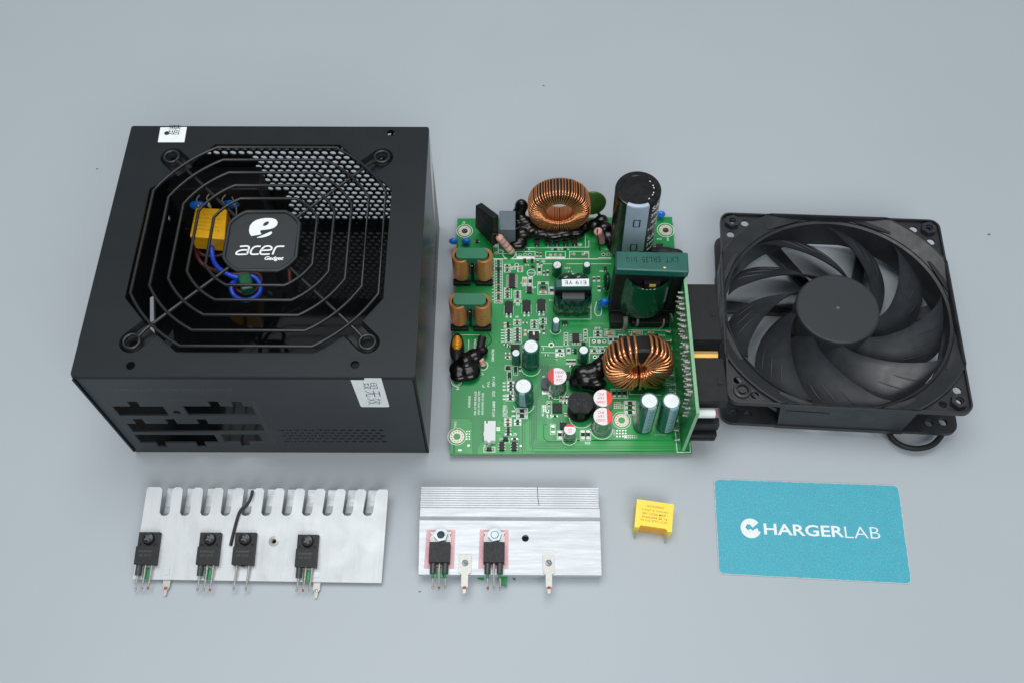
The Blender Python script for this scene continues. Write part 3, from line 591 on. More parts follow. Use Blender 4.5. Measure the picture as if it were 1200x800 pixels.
    for a, b, w_, h_, k in ((617.5, 311.2, 4, 2, 'c'), (630, 308, 2.4, 5, 'r'), (634.6, 309.3, 2.4, 4, 'r'), (632, 316.8, 3.4, 7.5, 'r'), (637.4, 320.6, 2.2, 5, 'r'), (641.6, 320, 2.6, 6, 'r'), (614.8, 330.2, 3.6, 8, 'c'), (621.2, 330.2, 3.4, 8, 'r'), (636.4, 332.4, 9, 2.4, 'r'), (636.4, 343, 7, 3, 'c'), (646.2, 341, 3.4, 6.6, 'r'),
        (606, 376, 5, 1.8, 'b'), (606, 379.4, 5, 1.8, 'r'), (626.2, 376.6, 5, 1.8, 'b'), (626.2, 380, 5, 1.8, 'r'), (626.2, 383.4, 5, 1.8, 'r'), (636.2, 374.8, 5, 1.6, 'r'), (636.2, 378, 5, 1.6, 'r'), (637.2, 388.6, 2.4, 5, 'r'), (615.4, 378.6, 4.6, 1.8, 'b'), (615.4, 390, 3, 5.6, 'c'), (592, 381, 3.4, 5, 'c'), (635, 383.4, 2.6, 5, 'r'),
        (592.8, 404, 4, 1.8, 'r'), (596, 406, 3, 1.8, 'r'), (594.8, 414, 4.6, 2, 'b'), (594.8, 418.6, 4.8, 2, 'r'), (609.4, 432, 2.2, 4.6, 'r'), (600, 459.8, 3, 2.2, 'r'), (611.6, 481.3, 8.6, 3.3, 'r'), (611.6, 487, 8.6, 3.3, 'r'), (595.2, 491.2, 5.6, 1.8, 'b'), (595.2, 494.3, 5.6, 1.8, 'c'), (595.2, 497.4, 5.4, 1.6, 'r'), (606.6, 492.8, 5.6, 1.8, 'r'), (606.6, 496.2, 5.6, 1.8, 'r'), (595.5, 508.6, 6, 1.8, 'r'), (603, 514, 6, 1.8, 'r'),
        (663.2, 392, 2.4, 3, 'r'), (663.2, 397.8, 2.4, 3.2, 'b'), (663.2, 403.2, 4, 1.5, 'r'), (686, 388.6, 2.4, 3.6, 'r'), (686, 395, 2.4, 3.8, 'r'), (675.4, 402.6, 4.2, 1.8, 'b'), (700.5, 389.2, 6, 2, 'r'), (700.5, 393, 6, 2, 'r'), (714.6, 390.6, 7.6, 3.6, 'c'), (746.2, 390.6, 7.6, 3.6, 'c'), (715.4, 398.2, 3.2, 6, 'r'), (721.4, 398.2, 3.2, 6, 'r'), (727, 395.6, 3.2, 6, 'r'), (732.6, 395.6, 3.2, 5.6, 'r'), (738.4, 395.6, 3, 5.4, 'r'), (743.6, 396, 3, 5, 'r'),
        (655.8, 410.6, 6.8, 2.4, 'r'), (666.2, 410.6, 2.6, 5, 'r'), (696.4, 411, 6, 2, 'r'), (706, 411, 6, 2, 'r'), (760.4, 392.6, 7, 2, 'r'), (769.4, 393, 7, 2, 'r'), (719.8, 460.6, 3.6, 6.4, 'r'), (725.8, 460.6, 3.6, 6.4, 'r'), (731.6, 460.6, 3.6, 6.4, 'r'), (738.2, 472, 8.6, 3.2, 'r'), (738.2, 477.4, 8.6, 3.2, 'r'), (738.2, 482.8, 8.6, 3.2, 'r'),
        (643.4, 474, 2.2, 3.4, 'r'), (641.4, 481, 3, 2, 'b'), (643.6, 487, 3.4, 2.4, 'b'), (657.4, 466.6, 2, 4, 'r'), (660.6, 466.8, 2.6, 4.4, 'c'), (664, 466.8, 2, 4, 'r'), (662, 471.6, 4, 2, 'r'), (663, 485.6, 2.6, 3, 'b'), (645, 466, 3.4, 1.6, 'r'), (649, 466, 3, 1.6, 'r'), (656.2, 509.2, 3.8, 6.4, 'r'), (683.2, 509, 4, 7, 'r'), (689.2, 509, 4, 7, 'r'), (650.4, 487.4, 5, 1.6, 'r'),
        (629.6, 298.6, 2.4, 4.6, 'r'), (633.4, 299, 2.4, 4.4, 'r'), (662.2, 292.6, 8, 1.8, 'r'), (650.8, 292.8, 8, 2, 'r'), (617, 292.8, 6, 1.8, 'r'), (681.6, 273.4, 5.6, 2.6, 'c'), (696.2, 327.4, 3.2, 5, 'r'), (701.4, 327.2, 3.2, 5.4, 'r'), (702, 338.6, 3.4, 5.4, 'r'), (668, 319, 4, 1.6, 'b'), (640.6, 416, 3, 2, 'r'), (652, 419.6, 2, 3, 'b')): chip(a, b, w_, h_, k)
    for i in range(5): chip(606.4, 385.6+i*3.3, 5.6, 1.8, rk()); chip(596, 387.2+i*3.1, 5.6, 1.8, 'r')
    for i in range(3): chip(598.6, 448.4+i*3.9, 6, 2, 'r')
    for i in range(2): chip(598, 463.6+i*3.8, 6, 2, 'r')
    for i in range(5): chip(664.5+i*2.3, 423.6, 1.8, 4.6, 'r')
    chip(670.5, 429, 5, 2, 'r')
    # packages with leads
    def package(name, a, b, wpx, hpx, h, n=0, side='lr', lead=.9, z0=.15, mt='chip_black', lw=None):
        c = P(a, b, BZ+h/2); wd, ht = wpx*.437/2, hpx*.5/2; m = MB(); m.box((c.x-wd, c.y-ht, BZ+z0), (c.x+wd, c.y+ht, BZ+h)); o = m.build(name, mt, root, bevel=.12)
        if n:
            m = MB()
            for i in range(n):
                t = (i+.5)/n*2-1
                lw2 = lw or min(.28, .28*(2*(ht if side[0] in 'lr' else wd)/n))
                for s in side:
                    if s in 'lr':
                        sg = -1 if s == 'l' else 1; x0, x1 = sorted((c.x+sg*(wd-.05), c.x+sg*(wd+lead*.5))); y = c.y+t*ht*.95; m.box((x0, y-lw2, BZ+h*.45), (x1, y+lw2, BZ+h*.62)); x0, x1 = sorted((c.x+sg*(wd+lead*.4), c.x+sg*(wd+lead))); m.box((x0, y-lw2, BZ+.06), (x1, y+lw2, BZ+.3))
                        x0, x1 = sorted((c.x+sg*(wd+lead*.35), c.x+sg*(wd+lead*.55))); m.box((x0, y-lw2*.98, BZ+.28), (x1, y+lw2*.98, BZ+h*.5))
                    else:
                        sg = -1 if s == 'd' else 1; y0, y1 = sorted((c.y+sg*(ht-.05), c.y+sg*(ht+lead*.5))); x = c.x+t*wd*.95; m.box((x-lw2, y0, BZ+h*.45), (x+lw2, y1, BZ+h*.62)); y0, y1 = sorted((c.y+sg*(ht+lead*.4), c.y+sg*(ht+lead))); m.box((x-lw2, y0, BZ+.06), (x+lw2, y1, BZ+.3))
                        y0, y1 = sorted((c.y+sg*(ht+lead*.35), c.y+sg*(ht+lead*.55))); m.box((x-lw2*.98, y0, BZ+.28), (x+lw2*.98, y1, BZ+h*.5))
            m.build('pins', 'tin', o)
        return o
    package('control_chip', 600, 329.5, 7.6, 18, 1.6, 8, lead=1.6)
    package('driver_chip', 674.6, 395.8, 8.4, 9.6, 1.6, 4, lead=1.6)
    package('controller_chip', 653, 477.8, 11.6, 10.8, 1.0)
    package('regulator_chip', 620.4, 340, 6, 7.6, 1.6, 3, lead=1.0); package('regulator_chip', 603.6, 407, 10.6, 6.4, 1.6, 5, side='u', lead=1.4)
    for a, b in ((596.2, 361), (617, 359.6), (634.4, 358.6)):
        c = P(a, b, BZ+1); m = MB(); m.box((c.x-2.2, c.y-3.6, BZ+.3), (c.x+2.2, c.y+3.4, BZ+2.3)); o = m.build('optocoupler', 'chip_black', root, bevel=.15)
        m = MB()
        for s in (-1.15, 1.15): m.box((c.x+s-.5, c.y-5.8, BZ+.07), (c.x+s+.5, c.y-4.0, BZ+.35)); m.box((c.x+s-.42, c.y-4.4, BZ+.3), (c.x+s+.42, c.y-3.5, BZ+1.6))
        m.build('pins', 'chip_end', o); m = MB(); m.box((c.x-.35, c.y+3.3, BZ+.1), (c.x+.35, c.y+4.5, BZ+1.4)); m.build('tab', 'chip_black', o)
        m = MB(); m.line([(c.x-2.5, c.y-3.9), (c.x-2.5, c.y+2), ], .2, ZS); m.line([(c.x+2.5, c.y-3.9), (c.x+2.5, c.y+2)], .2, ZS); m.build('outline_print', 'silk', o)
    for a, b, w_, h_, sd, n in ((584, 315.8, 4, 5, 'u', 2), (615, 305.8, 3.6, 4.6, 'r', 2), (623.6, 306, 3.4, 4.6, 'r', 2), (624.6, 313.4, 4, 3, 'd', 2), (606.5, 346.8, 2.8, 4, 'lr', 2), (636.4, 337.6, 6.6, 2.8, 'd', 3), (595.2, 380.6, 3, 5.4, 'lr', 1), (635.6, 383, 3, 4.8, 'r', 2), (662, 378.6, 6.6, 3.4, 'd', 2), (683.8, 402.4, 4, 3.4, 'u', 2), (674, 411, 3.4, 5.4, 'l', 2),
        (595.2, 430.6, 5, 2.8, 'lr', 1), (604.2, 433, 3.4, 5.6, 'd', 1), (597, 439.4, 3.6, 5.6, 'd', 1), (595.7, 502.8, 3, 6, 'lr', 2), (592.5, 514, 5.6, 3.6, 'lr', 1), (588, 522.4, 5.4, 9.6, 'lr', 3), (602.4, 522.4, 5.4, 9.6, 'lr', 3), (573.2, 525.8, 5.6, 3.6, 'lr', 1), (660, 498.6, 7.4, 7.4, 'u', 2), (709.4, 315, 3, 5, 'ud', 1), (559, 283.2, 4, 4, 'lr', 1), (666, 440, 4.6, 9, '', 0), (773, 289, 9, 5.6, 'lr', 1)):
        package('transistor_chip', a, b, w_, h_, 1.1 if w_ < 5 else 1.5, n, side=sd or 'l', lead=.8)
    for a in (609, 622): pass
    o = package('dual_diode', 625.6, 394, 12.4, 10, 1.8); m = MB(); c = P(625.6, 390.4, BZ+1.9); m.box((c.x-.45, c.y-1.2, BZ+1.75), (c.x+.45, c.y+1, BZ+1.86)); m.build('mark', 'chip_end', o)
    for a, b, w_ in ((629, 285.4, 6), (642, 284.8, 7), (652.6, 284.6, 6.6), (663, 284.8, 6.4), (673.4, 284.4, 7)): package('power_diode', a, b, w_, 6, 2.2, 1, side='d', lead=.7)
    # --- grey SMD inductor
    c = P(641.4, 449.6, BZ+2); m = MB(); m.prism(rrect(c.x-2.9, c.y-3.2, c.x+2.9, c.y+3.2, 1.4, 3), BZ+.3, BZ+3); o = m.build('smd_inductor', 'grey_core', root, bevel=.2)
    m = MB(); m.box((c.x-2.6, c.y-5.0, BZ+.06), (c.x+2.9, c.y+2, BZ+.28)); m.build('terminal', 'pad', o)
    # --- electrolytic capacitors
    def electro(name, bpx, tpx, rmm, sleeve, top, vent='x', lean=None, stripe=None, label=None, h=None, ring=True, stripe_w=40):
        B, T = stand(bpx, tpx)
        # bpx = lower front edge, tpx = centre of the top: find height so that base centre sits r behind the front edge
        base = V(B.x, B.y+rmm, BZ)
        z = min([BZ+4+.25*i for i in range(260)], key=lambda q: (P(*tpx, q).xy-(base.xy if not lean else (base.xy+Vector(lean)))).length)
        if h: z = BZ+h
        tc = P(*tpx, z); H_ = z-BZ; m = MB()
        ax = (tc-base).normalized(); u = V(1, 0, 0); u = (u-ax*ax.x).normalized(); v = ax.cross(u); Mx = Matrix((u, v, ax)).transposed().to_4x4(); Mx.translation = base; m.M = Mx
        Hh = (tc-base).length; b = min(.6, rmm*.18)
        n = 40; mi = [0]*8
        prof = [(rmm*.96, .1), (rmm, .5), (rmm, .9), (rmm*.95, 1.5), (rmm, 2.1), (rmm, Hh-b), (rmm-b*.3, Hh-b*.3), (rmm-b, Hh), (rmm*.76, Hh-.02)]
        m.lathe(prof, n=n); body = m.build(name, sleeve, root, label=label)
        m = MB(); m.M = Mx; m.lathe([(rmm*.76, Hh-.02), (rmm*.74, Hh-.18), (rmm*.70, Hh-.2), (0.01, Hh-.2)], n=n); 
        t = m.build('can_top', top, body)
        if vent:
            m = MB(); m.M = Mx; k = 4 if vent == 'x' else 3; r1 = rmm*.66
            for i in range(k):
                a = R({'x': 40, 'y': 90, 'z': 30}[vent]+360/k*i); m.line([(0, 0), (r1*math.cos(a), r1*math.sin(a))], .22, Hh-.17)
            m.build('vent_score', 'alu_can', body)
        if stripe is not None:
            m = MB(); m.M = Mx; a0 = stripe; sw = stripe_w; q = 10
            for pr in ([(rmm+.04, 2.2), (rmm+.04, Hh-b)], [(rmm+.04, Hh-b), (rmm-b*.3+.04, Hh-b*.3+.03), (rmm-b, Hh+.04), (rmm*.8, Hh+.03)]):
                for j in range(len(pr)-1):
                    vs = [(r_*math.cos(R(a0-sw/2+sw*i/q)), r_*math.sin(R(a0-sw/2+sw*i/q)), z_) for r_, z_ in pr[j:j+2] for i in range(q+1)]
                    m.add(vs, [(i, i+1, q+2+i, q+1+i) for i in range(q)], 0, True)
            m.build('stripe', 'cap_stripe_light' if sleeve == 'cap_sleeve_green' else 'cap_stripe', body)
        return body, Mx, Hh
    ge = 'cap_sleeve_green'
    b1, M1, h1 = electro('electrolytic_capacitor', (622, 435), (622.3, 405.6), 4.6, ge, 'cap_top', 'x', stripe=185, stripe_w=30)
    electro('electrolytic_capacitor', (614.4, 478.4), (613.4, 452), 5.0, ge, 'cap_top', 'x', stripe=-100, stripe_w=34); electro('electrolytic_capacitor', (605, 428.6), (604.6, 413.2), 2.4, ge, 'cap_top', 'x')
    electro('electrolytic_capacitor', (652.8, 326), (653, 310.5), 2.8, ge, 'cap_top', 'y'); electro('electrolytic_capacitor', (687.4, 322), (687.8, 310), 2.2, ge, 'cap_top', None)
    electro('electrolytic_capacitor', (651, 391), (651.8, 375.4), 2.2, ge, 'cap_top', None, stripe=-90, stripe_w=80); electro('electrolytic_capacitor', (683, 427), (684, 409.8), 2.9, ge, 'cap_top', 'y')
    for bp, tp in (((753.6, 509), (761, 469.2)), ((780.2, 508.6), (786.8, 469.4))):
        body, Mx, Hh = electro('tall_electrolytic_capacitor', bp, tp, 4.9, ge, 'cap_top', 'y', lean=(1.6, 1.4), stripe=-72, stripe_w=58, h=29.5)
        m = MB(); rr = 4.98
        for k in range(6):
            zz = 6+4*k; vs = []
            for ro in (1.15, .85):
                for i in range(14):
                    a = 2*math.pi*i/14; an = R(-72)+math.cos(a)*ro*.9/rr; vs.append((rr*math.cos(an), rr*math.sin(an), zz+math.sin(a)*ro))
            m.M = Mx; m.add(vs, [(i, (i+1) % 14, 14+(i+1) % 14, 14+i) for i in range(14)])
        m.build('minus_sign', ge, body)
        m = MB(); m.M = Mx                          # fine print beside the stripe
        for k in range(22):
            for j in range(3):
                an = R(-28+9*j); zz = 3+1.1*k
                if random.random() < .75: m.add([(rr*math.cos(an+s*.045), rr*math.sin(an+s*.045), zz+t*.32) for s, t in ((-1, -1), (1, -1), (1, 1), (-1, 1))], [(0, 1, 2, 3)])
        m.build('sleeve_print', 'cap_stripe_light', body)
    # polymer cans with coloured ends
    def polymer(bpx, tpx, r_, side, lines, rot, sgm=.45, col='cap_red'):
        B = P(*bpx); base = V(B.x, B.y+r_, BZ); z = min([BZ+4+.25*i for i in range(80)], key=lambda q: (P(*tpx, q).xy-base.xy).length); H_ = z-BZ; m = MB()
        m.lathe([(r_*1.0, .2), (r_*1.06, .6), (r_*1.06, 1.2), (r_, 1.6), (r_*.99, H_-.6), (r_*.93, H_-.1), (r_*.9, H_), (0.01, H_)], base, 40); body = m.build('polymer_capacitor', 'alu_can', root)
        rt_ = r_*.955; a = math.acos(sgm); A0 = R(side)
        wh = [(rt_*math.cos(A0+a+(2*math.pi-2*a)*i/40), rt_*math.sin(A0+a+(2*math.pi-2*a)*i/40)) for i in range(41)]; rd = [(rt_*math.cos(A0-a+2*a*i/20), rt_*math.sin(A0-a+2*a*i/20)) for i in range(21)]
        c = base; m = MB(); m.prism([(c.x+p[0], c.y+p[1]) for p in wh], z, z+.12); m.build('top_print', 'cap_white', body)
        m = MB(); m.prism([(c.x+p[0], c.y+p[1]) for p in rd], z, z+.12); m.build('polarity_mark', col, body)
        m = MB(); d = Vector((math.cos(A0), math.sin(A0))); cx = c.xy-d*r_*.24; uu = Vector((math.cos(R(rot)), math.sin(R(rot)))); vv = Vector((-uu.y, uu.x))
        for i, t in enumerate(lines): q = cx+vv*((len(lines)-1)/2-i)*r_*.44; m.text(t, q, r_*(.88 if len(t) > 3 else .62), r_*.30, rot=R(rot), z=z+.16)
        m.build('top_lettering', 'red_print', body)
    polymer((652, 463), (653, 440.6), 5.0, 180, ('1000', '16V', 'FC'), 0, .36); polymer((704.5, 490), (704, 465.6), 5.0, 0, ('1000', '16V', 'FC'), 180, .38, 'cap_orange'); polymer((704.6, 510.6), (704.4, 487), 5.0, 0, ('1000', '16V', 'FC'), 180, .42, 'cap_orange')
    polymer((667, 517), (667, 502.6), 3.1, 90, ('470', '16V'), 0, .50)
    # --- large bulk capacitor
    tc = P(748, 221.5, 58); bc = P(742, 258, BZ+3); bc = V(tc.x+1.8, tc.y-.6, BZ); ax = (tc-bc).normalized(); u = V(1, 0, 0); u = (u-ax*ax.x).normalized(); v = ax.cross(u); Mx = Matrix((u, v, ax)).transposed().to_4x4(); Mx.translation = bc; Hh = (tc-bc).length; r_ = 12.1
    m = MB(); m.M = Mx; m.lathe([(r_, .2), (r_, Hh-.9), (r_-.3, Hh-.25), (r_-1, Hh), (r_*.76, Hh-.03), (r_*.72, Hh-.4), (.01, Hh-.4)], n=64); bulk = m.build('bulk_capacitor', 'cap_sleeve_black', root, label='large black bulk capacitor with pale grey stripe')
    m = MB(); m.M = Mx; a0, sw, q = -93, 58, 14
    for pr in ([(r_+.05, 1), (r_+.05, Hh-.9)], [(r_+.05, Hh-.9), (r_-.25, Hh-.2), (r_-1, Hh+.05)], [(r_-1, Hh+.05), (r_*.84, Hh+.03)]):
        for j in range(len(pr)-1):
            vs = [(rr*math.cos(R(a0-sw/2+sw*i/q)), rr*math.sin(R(a0-sw/2+sw*i/q)), z_) for rr, z_ in pr[j:j+2] for i in range(q+1)]; m.add(vs, [(i, i+1, q+2+i, q+1+i) for i in range(q)], 0, True)
    m.build('stripe', 'cap_stripe', bulk)
    def wrap(m, pts, a_c, z_c, rr, wd=.35, closed=True):   # line drawn on the cylinder: pts (x along the arc, z)
        n = len(pts)
        for i in range(n if closed else n-1):
            p0, p1 = Vector(pts[i]), Vector(pts[(i+1) % n]); d = (p1-p0).normalized(); nn = Vector((-d.y, d.x))*wd/2; p0 = p0-d*wd/2; p1 = p1+d*wd/2
            m.add([(rr*math.cos(a_c+p.x/rr), rr*math.sin(a_c+p.x/rr), z_c+p.y) for p in (p0-nn, p1-nn, p1+nn, p0+nn)], [(0, 1, 2, 3)])
    m = MB(); m.M = Mx
    for zc in (Hh-14, Hh-36): wrap(m, [(-1.6, -2.9), (1.6, -2.9), (1.6, 2.9), (-1.6, 2.9)], R(-92), zc, r_+.22, .6)
    m.build('minus_sign', 'ink', bulk)
    m = MB()
    for t, zc, an, hh, ww in (('SA', Hh-5, -40, 4.2, 6), ('390\u00b5F', Hh-11, -34, 3.6, 9), ('400V', Hh-16.5, -36, 2.6, 7), ('105\u00b0C', Hh-22, -40, 2.2, 8), ('SA', Hh-31, -42, 4, 6), ('390\u00b5F', Hh-37, -36, 3.4, 9), ('400V', Hh-42, -38, 2.4, 7)):
        mm = MB(); mm.text(t, (0, 0), ww, hh, bold=.02)
        m.M = Mx; m.add([((r_+.08)*math.cos(R(an)+p.x/r_), (r_+.08)*math.sin(R(an)+p.x/r_), zc+p.y) for p in mm.v], mm.f)
    for i in range(9):                              # dashes on the lid
        a = R(38-i*11); 
        if i % 3 != 1: m.add([(rr*math.cos(a+s), rr*math.sin(a+s), Hh-.32) for rr, s in ((r_*.66, -.05), (r_*.70, -.05), (r_*.70, .05), (r_*.66, .05))], [(0, 1, 2, 3)])
    m.build('sleeve_print', 'white_print', bulk)
    # --- line filter coils
    for cx, yb, yt in ((551.8, 331, 302.6), (549.2, 388, 356.6)):
        B = P(cx, yb); zt = BZ+24.5; c = V(B.x, B.y+5.2, 0)
        off = P(cx+1, yt, zt); c.y = off.y+3.0; c.x = off.x
        def bar(z0, z1): m = MB(); m.prism(rrect(c.x-8.5, c.y-3.5, c.x+8.5, c.y+3.3, 2.4, 4), z0, z1); return m
        core = bar(zt-4.5, zt+.4).build('line_filter_choke', 'core_green', root, bevel=.6, seg=3)
        bar(BZ+3, BZ+7).build('core_yoke', 'core_green', core, bevel=.5)
        for s in (-1, 1):
            m = MB(); x = c.x+s*6.2
            m.cyl((x, c.y, BZ+6), (x, c.y, zt-4), 2.7, n=20); m.build('core_leg', 'core_green', core)
            m = MB(); m.lathe([(3.2, zt-2.0), (4.4, zt-1.2), (4.85, zt-1.8), (4.8, BZ+4.4), (4.4, BZ+3.6), (2.8, BZ+3.6)], (x, c.y, 0), 40)
            for k in range(40): pass
            m.build('copper_coil', 'copper_coil', core)
            m = MB(); m.box((x-4.8, c.y-5.4, BZ), (x+4.8, c.y-2, BZ+2.8)); m.box((x-4.8, c.y+3.4, BZ), (x+(4.8 if s > 0 else 2), c.y+9.4, BZ+6)); m.build('bobbin_base', 'black_plastic', core, bevel=.4)
        m = MB(); m.box((c.x-.8, c.y-4, BZ+2), (c.x+.8, c.y+4, zt-4)); m.build('bobbin_divider', 'core_black', core)
        m = MB(); m.ell((c.x, c.y-3.9, zt-6), (.5, .4, .5), 8); m.build('solder_dot', 'solder', core)
    # --- bridge rectifier slab
    b0, b1 = P(557, 273, BZ), P(577.6, 295, BZ); t0, t1 = P(557, 241, 31), P(577.4, 256.4, 36); d = V(3.4, 2.2, 0)
    m = MB(); b0.z = b1.z = BZ+5; m.hexa([b0, b1, b1+d, b0+d], [t0, t1, t1+d+V(0, 0, .0), t0+d+V(0, 0, 0)]); br = m.build('bridge_rectifier', 'black_plastic', root, bevel=.5)
    m = MB()
    for i in range(4): p = b0.lerp(b1, .12+.25*i)+d/2; m.box((p.x-.5, p.y-.3, BZ), (p.x+.5, p.y+.3, BZ+5.5))
    m.build('pins', 'tin', br)
    # --- grey film capacitor box
    p = P(585.2, 290); q = P(604, 290); m = MB(); m.box((p.x, p.y, BZ), (q.x, p.y+13, BZ+17.2)); m.build('film_capacitor', 'grey_box', root, bevel=.5, label='grey box film capacitor')
    # --- disc capacitors
    c = P(693.5, 238.5, 20); m = MB(); m.ell(c, (8.2, 1.9, 10.6), 28); m.tube([c+V(4, 0, -8.5), c+V(6, 0, -12), c+V(6, 0, -15.2)], .9, 8); m.tube([c+V(-4, 0, -8), c+V(-5, 0, -15)], .9, 8); m.build('disc_capacitor', 'disc_green', root, label='green disc capacitor behind the coil')
    c = P(708.4, 354.5, 10); m = MB(); m.ell(c, (2.9, 1.7, 3.3), 18); m.tube([c+V(-1.2, -.3, -1.6), c+V(-2.2, -1, -3.4), c+V(-3, -1.8, -4.9)], [1.2, .8, .55], 8); m.tube([c+V(-2.2, 1, -1.6), c+V(-3, 2, -3), c+V(-3.2, 2.4, -4.9)], .4, 6); m.build('disc_capacitor', 'disc_blue', root, label='blue disc capacitor beside the transformer')
    c = P(774, 251.5, 9); m = MB(); m.ell(c, (2.9, 1.6, 2.8), 16); m.tube([c+V(.5, 0, -1.6), c+V(1, -.6, -4)], [1, .5], 8); m.build('disc_capacitor', 'disc_blue', root)
    for a in (531.5, 546): c = P(a, 283, 8.0); m = MB(); m.ell(c, (2.6, 1.6, 2.5), 16); m.build('disc_capacitor', 'disc_blue', root)
    c = P(711, 331, 12); m = MB(); m.ell(c, (2.3, 5.4, 6.8), 18); m.build('disc_capacitor', 'tape_green', root)
    # --- power resistors
    def res(p0, p1, r_, bands, leads):
        m = MB(); d = (p1-p0); L_ = d.length; d.normalize(); n = 14
        prof = [(.3, .0), (.8, .12), (1, .25), (1, .3)]
        pts = [p0+d*(L_*t) for t in (0, .03, .08, .16, .22, .78, .84, .92, .97, 1)]; m.tube(pts, [r_*k for k in (.45, .8, .98, 1.06, .96, .96, 1.06, .98, .8, .45)], 16); o = m.build('power_resistor', 'resistor', root)
        for t, mt in bands: m = MB(); m.tube([p0+d*L_*(t-.022), p0+d*L_*(t+.022)], r_*1.05, 16, caps=False); m.build('colour_band', mt, o)
        m = MB(); m.tube(smooth_path(leads, 6), .38, 6); m.build('lead', 'wire_brown', o)
    a, b = P(583.4, 276.5, 20), P(600.5, 296.6, 6.6)
    res(a, b, 2.15, ((.16, 'band_green'), (.34, 'band_grey'), (.55, 'band_grey'), (.78, 'band_green'), (.92, 'band_grey')), [a, a+V(-.5, .4, 1), a+V(-3, -.2, 1.2), a+V(-3.4, -1, -4), P(577.5, 296, BZ)])
    a, b = P(700, 269.6, 17), P(706, 284, 6)
    res(a, b, 2.4, ((.3, 'band_grey'), (.42, 'band_grey'), (.54, 'band_grey'), (.66, 'band_grey'), (.78, 'band_grey')), [a, a+V(.1, -.8, 1), a+V(0, -2, -1), P(703, 294, BZ)])
    a, b = P(563.6, 420, 10), P(566.6, 428, 6); res(a, b, 1.5, ((.5, 'band_grey'),), [b, b+V(0, -.3, -1)])
    # --- toroids
    core, c, ax, u, v = toroid(root, P(655.5, 252, 25)+V(0, 6.4, 0), (0, -1, .06), (0, 0, 1), 16.7, 7.8, 12.6, .42, [-90+5.7*i for i in range(63)], label='copper wound ring choke standing on edge', seg=22, ns=6, jit=.5)
    core2, c2, ax2, u2, v2 = toroid(root, P(748.6, 434.5, 24.5)+V(0, 5.0, 0), (.05, -1, .16), (0, 0, 1), 16.4, 5.8, 10.4, .86, [a for a in [-81+9.8*i for i in range(36)] if not (84 < (a+1) % 360 < 97)], label='copper wound ring choke of thick wire', seg=22, ns=8, jit=1.6)
    m = MB()
    for k, (xo, x1) in enumerate(((-1.5, -7), (-.2, -3), (1.6, 8), (2.6, 11), (3.4, 14))):
        m.tube(smooth_path([c2+V(xo*1.1, -6.9, -4.2), c2+V(xo*1.5, -8.0, -9), c2+V(xo+x1*.5, -7.2, -13.5), c2+V(x1, -5.0, -17.5)], 8), .8, 8)
    m.build('output_lead', 'copper', core2)
    m = MB(); m.M = Matrix.Translation(c2); m.box((-3.4, -5.8, -16), (2.6, -5.0, -7.4)); m.build('insulating_strip', 'core_black', core2)
    # --- black glue blobs
    def blob(parts, label=None, vox=.5, mt='glue', nm='glue_blob'):
        m = MB()
        for (a, b, z), r_ in parts:
            r3 = r_ if isinstance(r_, tuple) else (r_, r_, r_); m.ell(P(a, b, z), [q*1.1 for q in r3], 18)
        return m.build(nm, mt, root, remesh=vox, label=label)
    blob([((611, 242, 20), (3.6, 3, 5)), ((608, 250, 16), (3.6, 3, 4)), ((601, 263, 14), (3.2, 2.6, 3)), ((614, 262, 12), (6, 3.6, 5)), ((612, 275, 10), (5.4, 4, 4)), ((608, 286, 8), (4.4, 4, 3)), ((622, 270, 10), (5, 4, 4.4)), ((604, 288, 8), (3.4, 3, 3)),
          ((634, 274, 9), (6, 3.6, 3.6)), ((648, 277, 8.6), (6, 3.4, 3.2)), ((662, 275, 9), (6, 3.4, 3.4)), ((676, 274, 9), (4.4, 3, 3)), ((684, 266, 8), (4, 4, 3))])
    blob([((697, 265, 9), (5, 4, 3.6)), ((708, 268, 10), (5, 4, 4)), ((714, 278, 8), (4.6, 4, 3.4)), ((705, 258, 10), (3.6, 3, 3)), ((718, 288, 7), (3.4, 3, 2.4))])
    blob([((683, 437, 12), (5, 4.4, 4)), ((694, 437, 12), (6.4, 5, 4.6)), ((702, 429, 14), (4, 4, 4)), ((688, 448, 11), (5, 3.6, 3.6)), ((699, 450, 12), (5, 3.6, 4)), ((707, 420, 15), (2.6, 3, 3)), ((675, 446, 9), (3.6, 4, 3)), ((676, 436, 9), (3, 4, 3))])
    # --- oval inductor, fuse, varistor at the lower left edge
    c = P(535.5, 408, 9); m = MB(); m.ell(c, (3.9, 8.6, 4.6), 24); o = m.build('drum_inductor', 'core_black', root, label='black sleeved inductor showing yellow wire', remesh=0)
    m = MB()
    for i in range(9):
        y = c.y+1.0+.9*(i-4); hw = 2.4*math.sqrt(max(.05, 1-((i-4)/4.7)**2)); m.tube([(c.x+.1+hw*math.cos(a), y, c.z+3.3+1.5*math.sin(a)) for a in [R(-5+19*k) for k in range(11)]], .44, 6)
    m.build('winding', 'yellow_wind', o)
    a, b = P(565.4, 395, 10), P(562.4, 409, 9); m = MB(); m.cyl(b, a, 2.2, n=20); m.build('fuse_sleeve', 'black_plastic', root, bevel=.4)
    m = MB(); m.tube(smooth_path([P(571, 389, 9), P(575.6, 397, 10), P(574.5, 402, 9), P(569.4, 406, 7)], 6), .22, 6); m.build('thin_wire', 'ink', root)
    blob([((549.6, 434, 8), (5.8, 5.8, 3.2)), ((546, 424, 9), (4.6, 5, 4)), ((556, 417, 9), (4.6, 4, 3.4)), ((565, 411, 8.6), (3.2, 3, 2.6)), ((538, 432, 8), (5, 5, 3)), ((537.6, 440, 7.6), (4.4, 3.6, 2.6)), ((542, 423, 8), (3, 4, 3))], mt='glue', nm='varistor')
